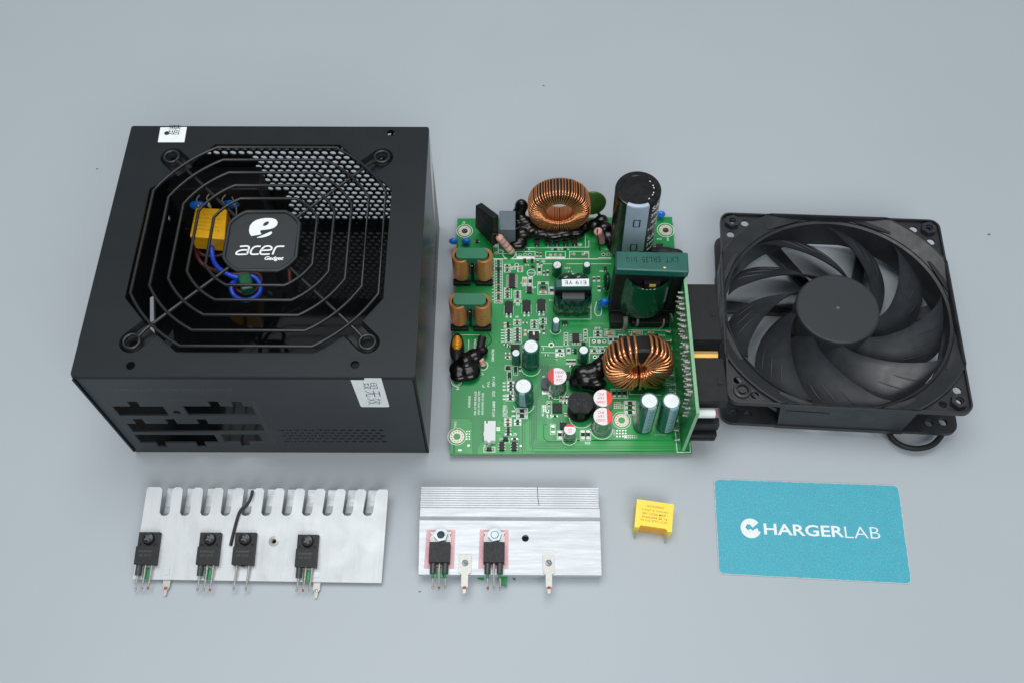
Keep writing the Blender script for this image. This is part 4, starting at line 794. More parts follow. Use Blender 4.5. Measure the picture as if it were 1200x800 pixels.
    # --- mushroom inductor
    c = P(680.4, 471, 15.6)+V(0, -.2, 0); m = MB(); o8 = [(c.x+6.3*x_, c.y+5.6*y_) for x_, y_ in ((1, -.45), (1, .45), (.62, 1), (-.62, 1), (-1, .45), (-1, -.45), (-.62, -1), (.62, -1))]
    m.prism(o8[::-1] if False else o8, 14.2, 16); o = m.build('drum_choke', 'core_black', root, bevel=.5, seg=3, label='black drum choke with octagonal top')
    m = MB(); m.cyl((c.x, c.y, BZ+1), (c.x, c.y, 14.4), 4.2, n=24); m.box((c.x-1.5, c.y-5.6, BZ), (c.x+2.2, c.y-3.4, 13.8)); m.prism(circ(c.x, c.y, 6.2, 24), BZ, BZ+1.4); m.build('bobbin', 'core_black', o)
    m = MB()
    for i in range(14): q = circ(c.x, c.y, 1, 14)[i]; m.sheet(circ(c.x+random.uniform(-3.6, 3.6), c.y+random.uniform(-2, 2), .22, 5), 16.06)
    m.build('speckle', 'sleeve_grey', o)
    # --- small transformer with label
    zt = 30; tl, tr, br_, bl = P(651, 327.5, zt), P(694.4, 327, zt), P(694, 336.4, zt), P(651.4, 336.6, zt)
    d = V(0, 0, -3.2); m = MB(); m.hexa([bl+d, br_+d, tr+d, tl+d], [bl, br_, tr, tl]); o = m.build('small_transformer', 'core_green_dark', root, bevel=.4, label='small green wrapped transformer with white label')
    x0, x1, yf, yb = bl.x, br_.x, bl.y, tl.y
    m = MB(); a, b, c_, e = P(658.4, 327.6, zt+.1), P(690.2, 326.8, zt+.1), P(690.4, 335.4, zt+.1), P(658.6, 335.8, zt+.1); m.prism([q[:2] for q in (e, c_, b, a)], zt+.04, zt+.14); lb = m.build('label', 'sticker', o)
    cc = (a+b+c_+e)/4; m = MB(); m.text('E19 YE', cc[:2], 11.4, 2.3, rot=R(180), z=zt+.2); m.build('label_lettering', 'ink', lb)
    m = MB(); m.box((x0, yf+.2, zt-9), (x1, yb-.2, zt-3)); m.box((x0+.2, yf+.3, BZ+4), (x0+4, yb-.3, zt-4)); m.box((x1-4, yf+.3, BZ+4), (x1-.2, yb-.3, zt-4)); m.build('core_frame', 'core_black', o, bevel=.3)
    m = MB(); q = [(x0+3, yf-4), (x1-3, yf-4), (x1-3, yb+4), (x0+3, yb+4)]; m.box((x0+3.6, yf-3.4, zt-8.4), (x1-3.6, yb+4.4, zt-6)); m.build('bobbin_flange', 'grey_core', o, bevel=.3)
    m = MB()                                        # wrinkled tape: lower body bulging forward
    prof = [(zt-9, 2.6), (zt-11, 4.0), (zt-14, 4.6), (zt-17, 4.4), (BZ+5, 3.4), (BZ+.4, 3.0)]; K = 28; rows = []
    for z_, ex in prof:
        row = []
        for i in range(K+1):
            t = i/K; 
            xx = x0-.6+(x1-x0+1.2)*t; dip = 0
            bul = ex*(1-abs(2*t-1)**6)+.35*math.sin(t*23+z_)+.25*math.sin(t*51+z_*2)
            zz = z_+(2.6*abs(2*t-1)**2 if z_ == prof[0][0] else 0)
            row.append((xx, yf-bul, zz))
        rows.append(row)
    vs = [p for r_ in rows for p in r_]; m.add(vs, [(j*(K+1)+i, (j+1)*(K+1)+i, (j+1)*(K+1)+i+1, j*(K+1)+i+1) for j in range(len(rows)-1) for i in range(K)], 0, True)
    m.box((x0-.5, yf-.3, BZ+.4), (x1+.5, yb+4.6, zt-9.2)); m.ell(((x0*3+x1)/4+1.4, yb+3.4, zt-6), (5, 3.6, 4.2), 18); m.ell(((x0+x1*3)/4-1.4, yb+3.4, zt-6), (5, 3.6, 4.4), 18)
    m.build('tape_wrap', 'tape_green', o)
    # --- large transformer
    zt = 56; tl, tr, br_, bl = P(722, 294, zt), P(806.2, 296, zt), P(807.6, 319.2, zt), P(722, 315.8, zt)
    d = V(0, 0, -5); m = MB(); m.hexa([bl+d, br_+d, tr+d, tl+d], [bl, br_, tr, tl]); o = m.build('main_transformer', 'core_green_dark', root, bevel=.7, seg=3, label='large transformer with green painted core')
    x0, x1, yf, yb = bl.x, br_.x, bl.y-.2, tl.y; cx = (x0+x1)/2-.6
    m = MB(); c_ = (tl+tr+br_+bl)/4; m.text('LXT  ERL35  b10', (c_.x, c_.y+.8), 26, 3.4, rot=R(180.6), z=zt+.05); m.build('core_lettering', 'tape_green', o)
    m = MB(); m.ell((c_.x+6, c_.y-3.8, zt), (1, .7, .25), 10); m.build('glue_spot', 'brass', o)
    m = MB(); m.box((x0+.3, yf+.4, zt-9), (x1-.3, yb, zt-4.6)); m.box((x0+.5, yf+1, BZ+6), (x0+6.5, yb-.3, zt-8)); m.box((x1-6.5, yf+1, BZ+6), (x1-.5, yb-.3, zt-8)); m.box((x0+.4, yf+.6, BZ+4), (x1-.4, yb, BZ+10)); m.build('core_frame', 'core_black', o, bevel=.5)
    m = MB(); m.lathe([(13.3, zt-5.5), (13.8, zt-13), (13.9, zt-30), (13.4, BZ+9), (11, BZ+8)], (cx, yf+2.0, 0), 56)
    for j, v_ in enumerate(m.v):
        a = math.atan2(v_.y-yf-2, v_.x-cx)
        if v_.z > zt-10: v_.z -= 7.5*max(0, -math.sin(a))**1.5
        rr = 1+.012*math.sin(a*17+v_.z)+.008*math.sin(a*31+v_.z*.7); v_.x = cx+(v_.x-cx)*rr; dy = v_.y-yf-2; v_.y = yf+6+dy*rr*.70
    m.build('tape_wrap', 'tape_green', o)
    m = MB(); m.prism(circ(cx, yf+6, 12.4, 40, ry=8.4), BZ+10, zt-15); m.box((cx-11, yf+.6, zt-14), (cx+11, yf+2.2, zt-7)); m.box((cx-2.4, yf-2.2, zt-14.6), (cx+5.6, yf+1, zt-9.6)); m.build('bobbin', 'core_black', o)
    m = MB(); m.box((cx+.2, yf-2.5, zt-12.4), (cx+3.6, yf-.6, zt-10)); m.build('tape_end', 'tape_yellow', o, bevel=.3)
    m = MB(); m.box((x0+1, yf-5, BZ), (x0+10, yf+4, BZ+7)); m.box((x0+12.5, yf-4, BZ), (x1-3, yf+2, BZ+5)); m.build('bobbin_foot', 'black_plastic', o, bevel=.6)
    m = MB()
    for a0_, a1_, r_ in (((733, 372, 14), (731.4, 384.6, BZ+.3), 1.3), ((747.5, 374, 13), (745, 382, BZ+.3), .7), ((778, 374, 12), (775, 384, BZ+.3), .6), ((786.5, 368, 16), (788.4, 382, BZ+.3), .5)):
        p, q = P(*a0_), P(*a1_); m.tube(smooth_path([p, p.lerp(q, .5)+V(.3, -1.2, 1), q], 6), r_, 8); m.ell(q, (r_*1.5, r_*1.5, .9), 10)
    m.build('foil_lead', 'tin', o)
    m = MB(); a, b = P(784.5, 368, 14), P(790, 383, 7); m.tube(smooth_path([a, P(789, 372, 14), P(790.4, 378, 10), b], 6), .6, 8); m.build('loop_lead', 'grey_core', o)
    # --- fan header
    c = P(574, 505, 9); m = MB(); x0, x1, y0, y1 = c.x-2.9, c.x+2.9, c.y-5.9, c.y+5.9
    m.prism([(x0+.1, y0+.9), (x0+1.6, y0+.9), (x0+1.9, y0-.1), (x0+3.1, y0-.1), (x0+3.5, y0+.9), (x1, y0+.9), (x1, y1), (x0+1.8, y1), (x0+1.8, y1-1.4), (x0+.9, y1-1.4), (x0+.9, y1), (x0, y1), (x0, c.y+.2), (x0-.25, c.y-.6), (x0-.25, c.y-2), (x0, c.y-2.6)], BZ+.1, 9); m.build('fan_header', 'nylon_white', root, bevel=.2)
    # --- daughter board with sockets
    a, b = P(817, 480, 49), P(803, 328, 50); xx = (a.x+b.x)/2; y0, y1 = P(806, 529).y+.6, b.y; zt = 50
    db = MB(); db.box((xx-.8, y0, BZ-2), (xx+.8, y1, zt)); dbo = db.build('daughter_board', ['board_green'], root, label='upright green socket board')
    m = MB(); m.box((xx-.78, y0+.03, zt), (xx+.78, y1-.03, zt+.25)); m.box((xx-.78, y0-.2, BZ-2), (xx+.78, y0, zt)); m.build('bare_edge', 'db_edge', dbo)
    pin = None; xl = xx-.8
    for grp, (ya, yb_, zs) in enumerate((((y1-4), (y1-34), (44, 39.8, 35.6)), ((y1-38), (y1-60), (45, 41, 37)), ((y1-60), (y0+9), (36, 32, 28)))):
        n = int(abs(ya-yb_)/3.1)
        for i in range(n+1):
            for z_ in zs:
                if random.random() < .06: continue
                y = ya+(yb_-ya)*i/n
                if pin is None:
                    m = MB(); m.cyl((xl+.2, y, z_), (xl-.5, y, z_), 1.0, .8, 10); m.cyl((xl-.5, y, z_), (xl-2.3, y, z_+.1), .62, .5, 8); pin = m.build('solder_pin', 'tin', dbo, org=(xl, y, z_))
                else: again(pin, dbo, (xl, y+random.uniform(-.25, .25), z_+random.uniform(-.3, .3)), random.uniform(-.15, .15))
    for i in range(13): again(pin, dbo, (xl-1.2, y1-6-i*5.2, BZ+2.2+random.uniform(-.2, .2)), random.uniform(-.2, .2))
    m = MB(); m.cyl((xl, y1-35.5, 44.6), (xl-1.2, y1-35.5, 44.6), 1.9, n=16); m.build('screw_head', 'tin', dbo)
    def conn(ya, yb_, z0, z1, x1, nm='socket_housing', latch=True, rows=4, lab=None):
        m = MB(); m.box((xx+.85, yb_, z0), (x1, ya, z1)); c = m.build(nm, 'black_plastic', dbo, bevel=.35, label=lab)
        if latch: m = MB(); yy = (ya+yb_)/2-1; m.box((x1-4.4, yy-2, z1-.1), (x1-3.8, yy+1.4, z1+.5)); m.box((x1-3.8, yy-1.9, z1-.1), (x1-1.4, yy-1.3, z1+.3)); m.build('latch', 'black_plastic', c)
        m = MB(); m.box((x1-.9, yb_-.04, z0+1), (x1-.3, ya+.04, z1-1)); m.build('rim', 'core_black', c)
        return c
    z1 = 41; ya = P(812, 333, z1).y; yb_ = P(844, 398, z1).y; conn(ya, yb_, 28, z1, P(839, 333, z1).x)
    m = MB(); yy = P(828, 414.5, z1).y; m.cyl((xx+.8, yy, 40), (P(841, 414, z1).x, yy, 40), 1.9, n=6, sm=False); m.build('brass_standoff', 'brass', dbo)
    ya, yb_ = P(816, 419, z1).y, P(850, 469.5, z1).y; conn(ya, yb_, 33, z1, P(851, 445, z1).x)
    m = MB(); zc = 34; yy = P(828, 484, zc).y; xe = P(837.5, 484, zc).x; m.cyl((xx+.8, yy, zc), (xe, yy, zc), 2.2, n=20); w_ = m.build('white_plug', 'nylon_white', dbo); m = MB(); m.cyl((xe, yy, zc), (xe+.5, yy, zc), 2.1, n=20); m.build('red_tip', 'red_plastic', w_)
    ya, yb_ = P(816, 488.5, 29).y, P(842, 498, 29).y; conn(ya, yb_, 23, 29, P(843, 492, 29).x, latch=False)
    ya, yb_ = P(812, 499.5, 23).y, P(838, 511, 20).y; m = MB(); m.box((xx+.85, yb_, 15), (P(839.6, 503, 21).x, ya, 21)); m.box((xx+.85, yb_-.5, 15.5), (P(838.6, 503, 21).x, ya-1, 17.6)); m.build('socket_housing', 'black_plastic', dbo, bevel=.3)
    blob([((745, 293, 8), (4, 3, 2)), ((760, 295, 8), (5, 3, 2.6)), ((778, 296, 8), (7, 3, 3)), ((790, 297, 8), (5, 2.6, 2.4))], mt='chip_black', nm='potting_strip')
build_board()
# ---------------------------------------------------------------- cooling fan
def build_fan():
    root, F = thing('cooling_fan', 'square black computer cooling fan with nine curved blades', 'fan', frameM((171, 264.4, 4.6), -.0707, (-.0418, .0348, 1)))
    h = 59.2; TZ = 25
    sqr = lambda a: min(h/abs(math.cos(a)) if abs(math.cos(a)) > 1e-6 else 1e9, h/abs(math.sin(a)) if abs(math.sin(a)) > 1e-6 else 1e9)
    # duct wall with flared corners
    n = 144; m = MB(); rings = []
    inner = lambda a, ro: min(ro, sqr(a)-1.0)
    for r_fn, z_fn in ((lambda a: 57.2, lambda a: 2.5), (lambda a: 57.2, lambda a: 20.5), (lambda a: inner(a, 66.5), lambda a: 20.5+(inner(a, 66.5)-57.2)/9.3*4.3), (lambda a: inner(a, 66.5), lambda a: TZ),
                       (lambda a: inner(a, 66.5)+.9, lambda a: TZ), (lambda a: inner(a, 66.5)+.9, lambda a: 22.6 if sqr(a) > 68.5 else TZ-.1)):
        rings.append([((r_fn(a))*math.cos(a), (r_fn(a))*math.sin(a), z_fn(a)) for a in [2*math.pi*i/n for i in range(n)]])
    rings[0] = rings[0]
    vs = [p for r_ in rings for p in r_]
    for j in range(len(rings)-1):
        m.add(rings[j]+rings[j+1], [(i, (i+1) % n, n+(i+1) % n, n+i) for i in range(n)], 0, j in (0, 1))
    o_ = [(58.6*math.cos(2*math.pi*i/n), 58.6*math.sin(2*math.pi*i/n)) for i in range(n)]
    m.add([(x, y, 2.8) for x, y in o_]+[(x, y, 22) for x, y in o_], [(i, (i+1) % n, n+(i+1) % n, n+i) for i in range(n)], 0, True)
    duct = m.build('frame', 'fan_plastic', root)
    # side walls: middle of every side reaches the edge
    for q in range(4):
        m = MB(); m.M = Matrix.Rotation(R(90*q), 4, 'Z')
        m.prism([(-31, -h-.5), (31, -h-.5), (34, -h+.3), (34, -h+1.0), (-34, -h+1.0), (-34, -h+.3)], 22.2, TZ); m.prism([(-31, -h-.5), (31, -h-.5), (34, -h+.3), (34, -h+1.0), (-34, -h+1.0), (-34, -h+.3)], 0, 2.8)
        for s in (-1, 1):                            # slanted webs between the flanges
            m.hexa([(s*31, -h+.1, 2.6), (s*10, -h+.1, 2.6), (s*10, -h+.5, 2.6), (s*31, -h+8, 2.6)], [(s*33, -h+.1, 22.4), (s*12, -h+.1, 22.4), (s*12, -h+.5, 22.4), (s*33, -h+9, 22.4)])
        m.box((-12, -h+.05, 2.6), (12, -h+.5, 22.4))
        m.hexa([(-26, -h-.2, 16.6), (-8, -h-.2, 17.4), (-8, -h+1, 17.4), (-26, -h+1, 16.6)], [(-30, -h-.2, 18.6), (-8, -h-.2, 18.0), (-8, -h+1, 18.0), (-30, -h+1, 18.6)])
        m.build('side_wall', 'fan_plastic', duct)
    # four corner plates, top and bottom
    for q in range(4):
        for z0, z1, top in ((22.0, 23.0, True), (0, 2.6, False)):
            rot = Matrix.Rotation(R(90*q), 4, 'Z'); r0 = 66.9 if top else 60.4
            a0 = math.acos((h)/r0); arc = [(r0*math.cos(t), r0*math.sin(t)) for t in [a0+(math.pi/2-2*a0)*i/14 for i in range(15)]]
            rc = 5.5; cor = [(h-rc+rc*math.cos(R(90-15*i)), h-rc+rc*math.sin(R(90-15*i))) for i in range(7)]
            out = arc+[(r0*math.cos(math.pi/2-a0), h)]+cor+[(h, r0*math.sin(a0))]
            if abs(out[0][0]-h) < .01: pass
            poly = arc+cor
            hp = [(52.5, 52.5), (45.5, 53.6), (53.6, 45.5)]
            m = MB(); m.M = rot; m.prism(poly, z0, z1, holes=[circ(x, y, 2.1 if i else 2.2, 16) for i, (x, y) in enumerate(hp)])
            if top:
                m.prism(cor+[(p[0]-(1.1 if p[0] > h-rc-.01 else 0)*0-.9*(p[0]-(h-rc))/rc if True else 0, p[1]-.9*(p[1]-(h-rc))/rc) for p in cor[::-1]], z1-.05, TZ)
                m.box((cor[0][0]-24, h-.9, z1-.05), (cor[0][0], h, TZ)); m.box((h-.9, cor[-1][1]-24, z1-.05), (h, cor[-1][1], TZ))
                for x, y in ((40, 56), (56, 40)): m.prism(circ(x-1, y-1, 1.9, 14), z1-.02, z1+.12)
            m.build('corner_plate', 'fan_plastic', duct)
    for q, r0 in ((0, 0), (1, 0), (3, 0)):
        c = Matrix.Rotation(R(90*q), 2) @ Vector((52.7, 52.7)); m = MB(); m.prism(circ(c.x, c.y, 4.1, 6, .3), 22.9, 26.2, holes=[circ(c.x, c.y, 2.0, 14)]); 
        for k in range(2): m.tube([(c.x+1.7*math.cos(t), c.y+1.7*math.sin(t), 24.2+k*.9) for t in [2*math.pi*i/16 for i in range(16)]], .28, 5, closed=True)
        m.build('corner_nut', 'fan_plastic', root, bevel=.25)
    c = Matrix.Rotation(R(180), 2) @ Vector((51.6, 51.6)); m = MB(); m.lathe([(4.4, 0), (4.2, 1.2), (3.0, 1.4), (2.6, .2), (1.8, .2), (1.8, 1.6), (0.01, 1.6)], (c.x, c.y, 22.9), 24); m.build('corner_boss', 'fan_plastic', root)
    # stator struts
    for k in range(7):
        a = R(100+k*360/7); d = Vector((math.cos(a), math.sin(a))); n2 = Vector((-d.y, d.x)); e = Vector((math.cos(a+.30), math.sin(a+.30)))
        m = MB(); p0 = d*20; p1 = e*58.2; w0, w1 = 2.4, 4.2
        m.hexa([(*(p0-n2*w0), .2), (*(p1-n2*w1), .2), (*(p1+n2*w1), .2), (*(p0+n2*w0), .2)], [(*(p0-n2*w0), 3.4), (*(p1-n2*w1), 3.4), (*(p1+n2*w1), 3.4), (*(p0+n2*w0), 3.4)]); m.build('strut', 'fan_plastic', duct, bevel=.5)
    m = MB(); m.cyl((0, 0, .1), (0, 0, 4.2), 22, n=48); m.build('motor_mount', 'fan_plastic', duct)
    # rotor
    m = MB(); m.lathe([(21, 5), (21.6, 6), (21.6, 21.6), (21.2, 22.9), (20.3, 23.4), (.01, 23.4)], n=72); hub = m.build('rotor_hub', 'fan_hub', root)
    m = MB(); m.lathe([(.9, .0), (.5, .25), (.01, .3)], (0, 0, 23.4), 14); m.build('moulding_mark', 'scuff', hub)
    lead = [(21.0, -90), (23, -84.5), (25.7, -77), (30, -66), (34.6, -57), (39, -50), (44, -43), (48, -38), (51.8, -34), (54.4, -30.4), (56.3, -27.2)]
    def lerp_tab(t, T_):
        for (r0, a), (r1, b) in zip(T_, T_[1:]):
            if t <= r1: return a+(b-a)*(t-r0)/(r1-r0)
        return T_[-1][1]
    NS, NC = 22, 14
    def surf(s, c, off=0):
        r_ = 21.0+(56.3-21.0)*s
        ch = 31+4*math.sin(s*math.pi)-4*s
        if s > .86: ch *= 1-.0*(s-.86)
        a = R(lerp_tab(r_, lead)-ch*c)
        # trailing outer corner is rounded back, tip is pointed
        zl = 21.8-1.0*s; drop = 16.5-3.5*s
        z = zl-drop*(c**.85)+1.6*math.sin(math.pi*c)*(1-.4*s)+off
        return (r_*math.cos(a), r_*math.sin(a), z)
    m = MB(); th = 1.1; A = [[surf(i/NS, j/NC) for j in range(NC+1)] for i in range(NS+1)]; B = [[(x, y, z-th) for x, y, z in row] for row in A]
    W = NC+1; m.add([p for r_ in A for p in r_], [(i*W+j, i*W+j+1, (i+1)*W+j+1, (i+1)*W+j) for i in range(NS) for j in range(NC)], 0, True)
    m.add([p for r_ in B for p in r_], [(i*W+j, (i+1)*W+j, (i+1)*W+j+1, i*W+j+1) for i in range(NS) for j in range(NC)], 0, True)
    edge = [(i, 0) for i in range(NS+1)]+[(NS, j) for j in range(1, NC+1)]+[(i, NC) for i in range(NS-1, -1, -1)]
    m.add([A[i][j] for i, j in edge]+[B[i][j] for i, j in edge], [(k, k+1, len(edge)+k+1, len(edge)+k) for k in range(len(edge)-1)])
    # three feather-like grooves with raised lips
    for k in range(3):
        s0, c0, s1, c1 = .93-.10*k*.6, .42+.20*k, .62-.03*k, .30+.23*k
        pts = [surf(s0+(s1-s0)*t, c0+(c1-c0)*t, .12) for t in [i/8 for i in range(9)]]
        m.tube(pts, [.05+.30*math.sin(math.pi*(i+.4)/9) for i in range(9)], 5)
        pts2 = [(x+.5, y+.35, z-.05) for x, y, z in pts]; m.tube(pts2, .17, 4, mi=1)
    bl = m.build('blade', ['fan_blade', 'fan_line'], hub)
    for k in range(1, 9): again(bl, hub, (0, 0, 0), R(40*k))
    # lead under the frame
    pts = [F(a, b, z) for a, b, z in ((1020, 492, -1), (1040, 505, -2), (1046, 514, -2.6), (1058, 522, -3), (1074, 525, -3.2), (1090, 522, -3.2), (1100, 514, -2.8), (1106, 504, -1.5))]
    MB().tube(smooth_path(pts, 8), 1.5, 10).build('cable', 'black_plastic', root)
    c = F(1099, 437, 1); m = MB(); m.box((c.x-1, c.y-1, .3), (c.x+1, c.y+1.4, 3)); m.build('red_wire_end', 'red_plastic', root, bevel=.3)
build_fan()
# ---------------------------------------------------------------- heatsinks
def transistor(root, F, a, b, z, style):
    """a, b: photo position of the body's centre; z: local height of the plate"""
    c = F(a, b, z+2)
    if style in ('full', 'full3', 'full2'):
        wd, y0, y1, y2 = 5.0, -4.6, 3.9, 10.9
        m = MB(); m.prism([(c.x-wd, c.y+y0), (c.x+wd, c.y+y0), (c.x+wd, c.y+y1), (c.x-wd, c.y+y1)], z+.2, z+4.4); m.prism([(c.x-wd, c.y+y1-.05), (c.x+wd, c.y+y1-.05), (c.x+wd, c.y+y2), (c.x-wd, c.y+y2)], z+.2, z+2.8)
        t = m.build('transistor', 'chip_black', root, bevel=.25)
        s = Vector((c.x, c.y+7.7)); m = MB(); m.lathe([(2.9, 0), (2.9, 1.0), (2.4, 1.7), (1.0, 2.0), (.01, 2.0)], (s.x, s.y, z+2.8), 28); sc_ = m.build('screw', 'guard_black', t)
        m = MB()
        for r_ in (.5, .5+math.pi/2): d = Vector((math.cos(r_), math.sin(r_))); n = Vector((-d.y, d.x)); m.prism([s+d*1.6+n*.32, s-d*1.6+n*.32, s-d*1.6-n*.32, s+d*1.6-n*.32][::-1], z+4.75, z+4.83)
        m.build('cross_slot', 'scuff', sc_)
        m = MB()
        for x in (-3.6, 3.6): m.prism(circ(c.x+x, c.y+5.2, .5, 10), z+2.8, z+2.86)
        m.build('dimple', 'hole_dark', t)
        m = MB()
        for r_, (tt, ww) in enumerate((('K40N60', 6.4), ('GF 2315', 5.8))): m.text(tt, (c.x-.3, c.y+1.6-1.9*r_), ww, 1.0, z=z+4.43)
        m.build('body_marking', 'faint_print', t)
        xs = (-3.0, 0, 2.9) if style != 'full2' else (-2.9, 2.9)
        if style == 'full2': m = MB(); m.box((c.x-.9, c.y+y0-.5, z+1), (c.x+.9, c.y+y0+.1, z+3)); m.build('lead_stub', 'chip_black', t)
    else:
        wd, y0, y1, y2 = 5.0, -4.9, 4.9, 10.8
        m = MB(); m.prism([(c.x-wd, c.y+y0), (c.x+wd, c.y+y0), (c.x+wd, c.y+y1), (c.x-wd, c.y+y1)], z+.4, z+4.6); t = m.build('transistor', 'chip_black', root, bevel=.25)
        tabp = [(c.x-wd, c.y+y1-.3), (c.x+wd, c.y+y1-.3), (c.x+wd, c.y+y2-2.6), (c.x+wd-.5, c.y+y2-2.2), (c.x+wd-.5, c.y+y2-1.2), (c.x+wd, c.y+y2-.8), (c.x+wd, c.y+y2), (c.x-wd, c.y+y2), (c.x-wd, c.y+y2-.8), (c.x-wd+.5, c.y+y2-1.2), (c.x-wd+.5, c.y+y2-2.2), (c.x-wd, c.y+y2-2.6)]
        m = MB(); m.prism(tabp, z+.5, z+1.7); m.build('metal_tab', 'tin', t, bevel=.1)
        m = MB(); m.prism([(c.x-7.4, c.y-6.6), (c.x+6.8, c.y-6.6), (c.x+6.8, c.y+12.2), (c.x-7.0, c.y+12.2)], z+.05, z+.35); m.build('insulating_pad', 'pink_pad', t)
        s = Vector((c.x+.2, c.y+8.7)); m = MB(); m.prism(circ(s.x, s.y, 3.4, 6, .2), z+1.8, z+3.6, holes=[circ(s.x, s.y, 1.9, 16)]); m.prism(circ(s.x, s.y, 3.7, 24), z+1.72, z+1.9); nt = m.build('nut', 'zinc', t, bevel=.25)
        if style == 'dark': m = MB(); m.prism(circ(s.x, s.y, 1.9, 16), z+2.0, z+2.6); m.build('hole', 'ink', nt)
        else: m = MB(); m.cyl((s.x, s.y, z+2), (s.x, s.y, z+3.8), 1.85, 1.6, 16); m.build('bolt_end', 'zinc', nt)
        xs = (-2.9, 0, 2.9)
    low = c.y+y0; L0 = 12.2 if style.startswith('full') else 12.6
    for i, x in enumerate(xs):
        m = MB(); x_ = c.x+x; end = Vector((x_+(-.8 if style.startswith('full') else .2)*1.0, low-L0+random.uniform(0, 1.0), z+1.0))
        m.tube([(x_, low+.1, z+2.2), (x_-.05, low-4, z+2.1), tuple(end.lerp(Vector((x_, low-4, z+2.1)), .35)), tuple(end)], [.55, .5, .42, .36], 8); ld = m.build('lead', 'tin', t)
        sl_ = (style in ('full', 'full3') and i == 0) or (style in ('dark', 'light') and (i != 1))
        if sl_: m = MB(); m.tube([(x_, low+.05, z+2.2), (x_-.1, low-4.9, z+2.1)], 1.5, 14); m.build('sleeve', 'sleeve_grey', ld)
        if style in ('dark', 'light') and i != 1: m = MB(); m.tube([(x_-.1, low-4.8, z+2.1), (x_, low-7, z+1.9)], .62, 8); m.build('lead_coating', 'lead_green', ld)
        m = MB(); q = end.lerp(Vector((x_, low-4, z+2.1)), .12); m.ell(q, (.62, .9, .6), 8); m.build('solder_blob', 'copper_tip' if (i+int(a)) % 3 == 0 else 'solder', ld)
    if style in ('full', 'full3', 'dark'):
        m = MB(); m.box((c.x-1.4, low-6.4, z-.1), (c.x+2.2, low-1.2, z+.9)); m.build('green_residue', 'lead_green', t, bevel=.4)
    return t
def solder_tab(root, F, a, b, z, wd=2.6, cop=True):
    c = F(a, b, z+.8); m = MB(); m.prism([(c.x-wd, c.y+5), (c.x-wd, c.y-3.6), (c.x-wd*.55, c.y-4.6), (c.x-wd*.55, c.y-10), (c.x-.8, c.y-11), (c.x-.6, c.y-13.4), (c.x+.6, c.y-13.4), (c.x+.8, c.y-11), (c.x+wd*.55, c.y-10), (c.x+wd*.55, c.y-4.6), (c.x+wd, c.y-3.6), (c.x+wd, c.y+5)], z+.05, z+.8)
    t = m.build('solder_tab', 'tin', root, bevel=.15)
    m = MB(); m.lathe([(1.6, 0), (1.5, .5), (.7, .7), (.01, .5)], (c.x, c.y+1, z+.8), 14); m.build('rivet', 'zinc', t); 
    if cop: m = MB(); m.ell((c.x, c.y-10.8, z+.7), (1.0, .8, .5), 10); m.build('solder_blob', 'copper_tip', t)
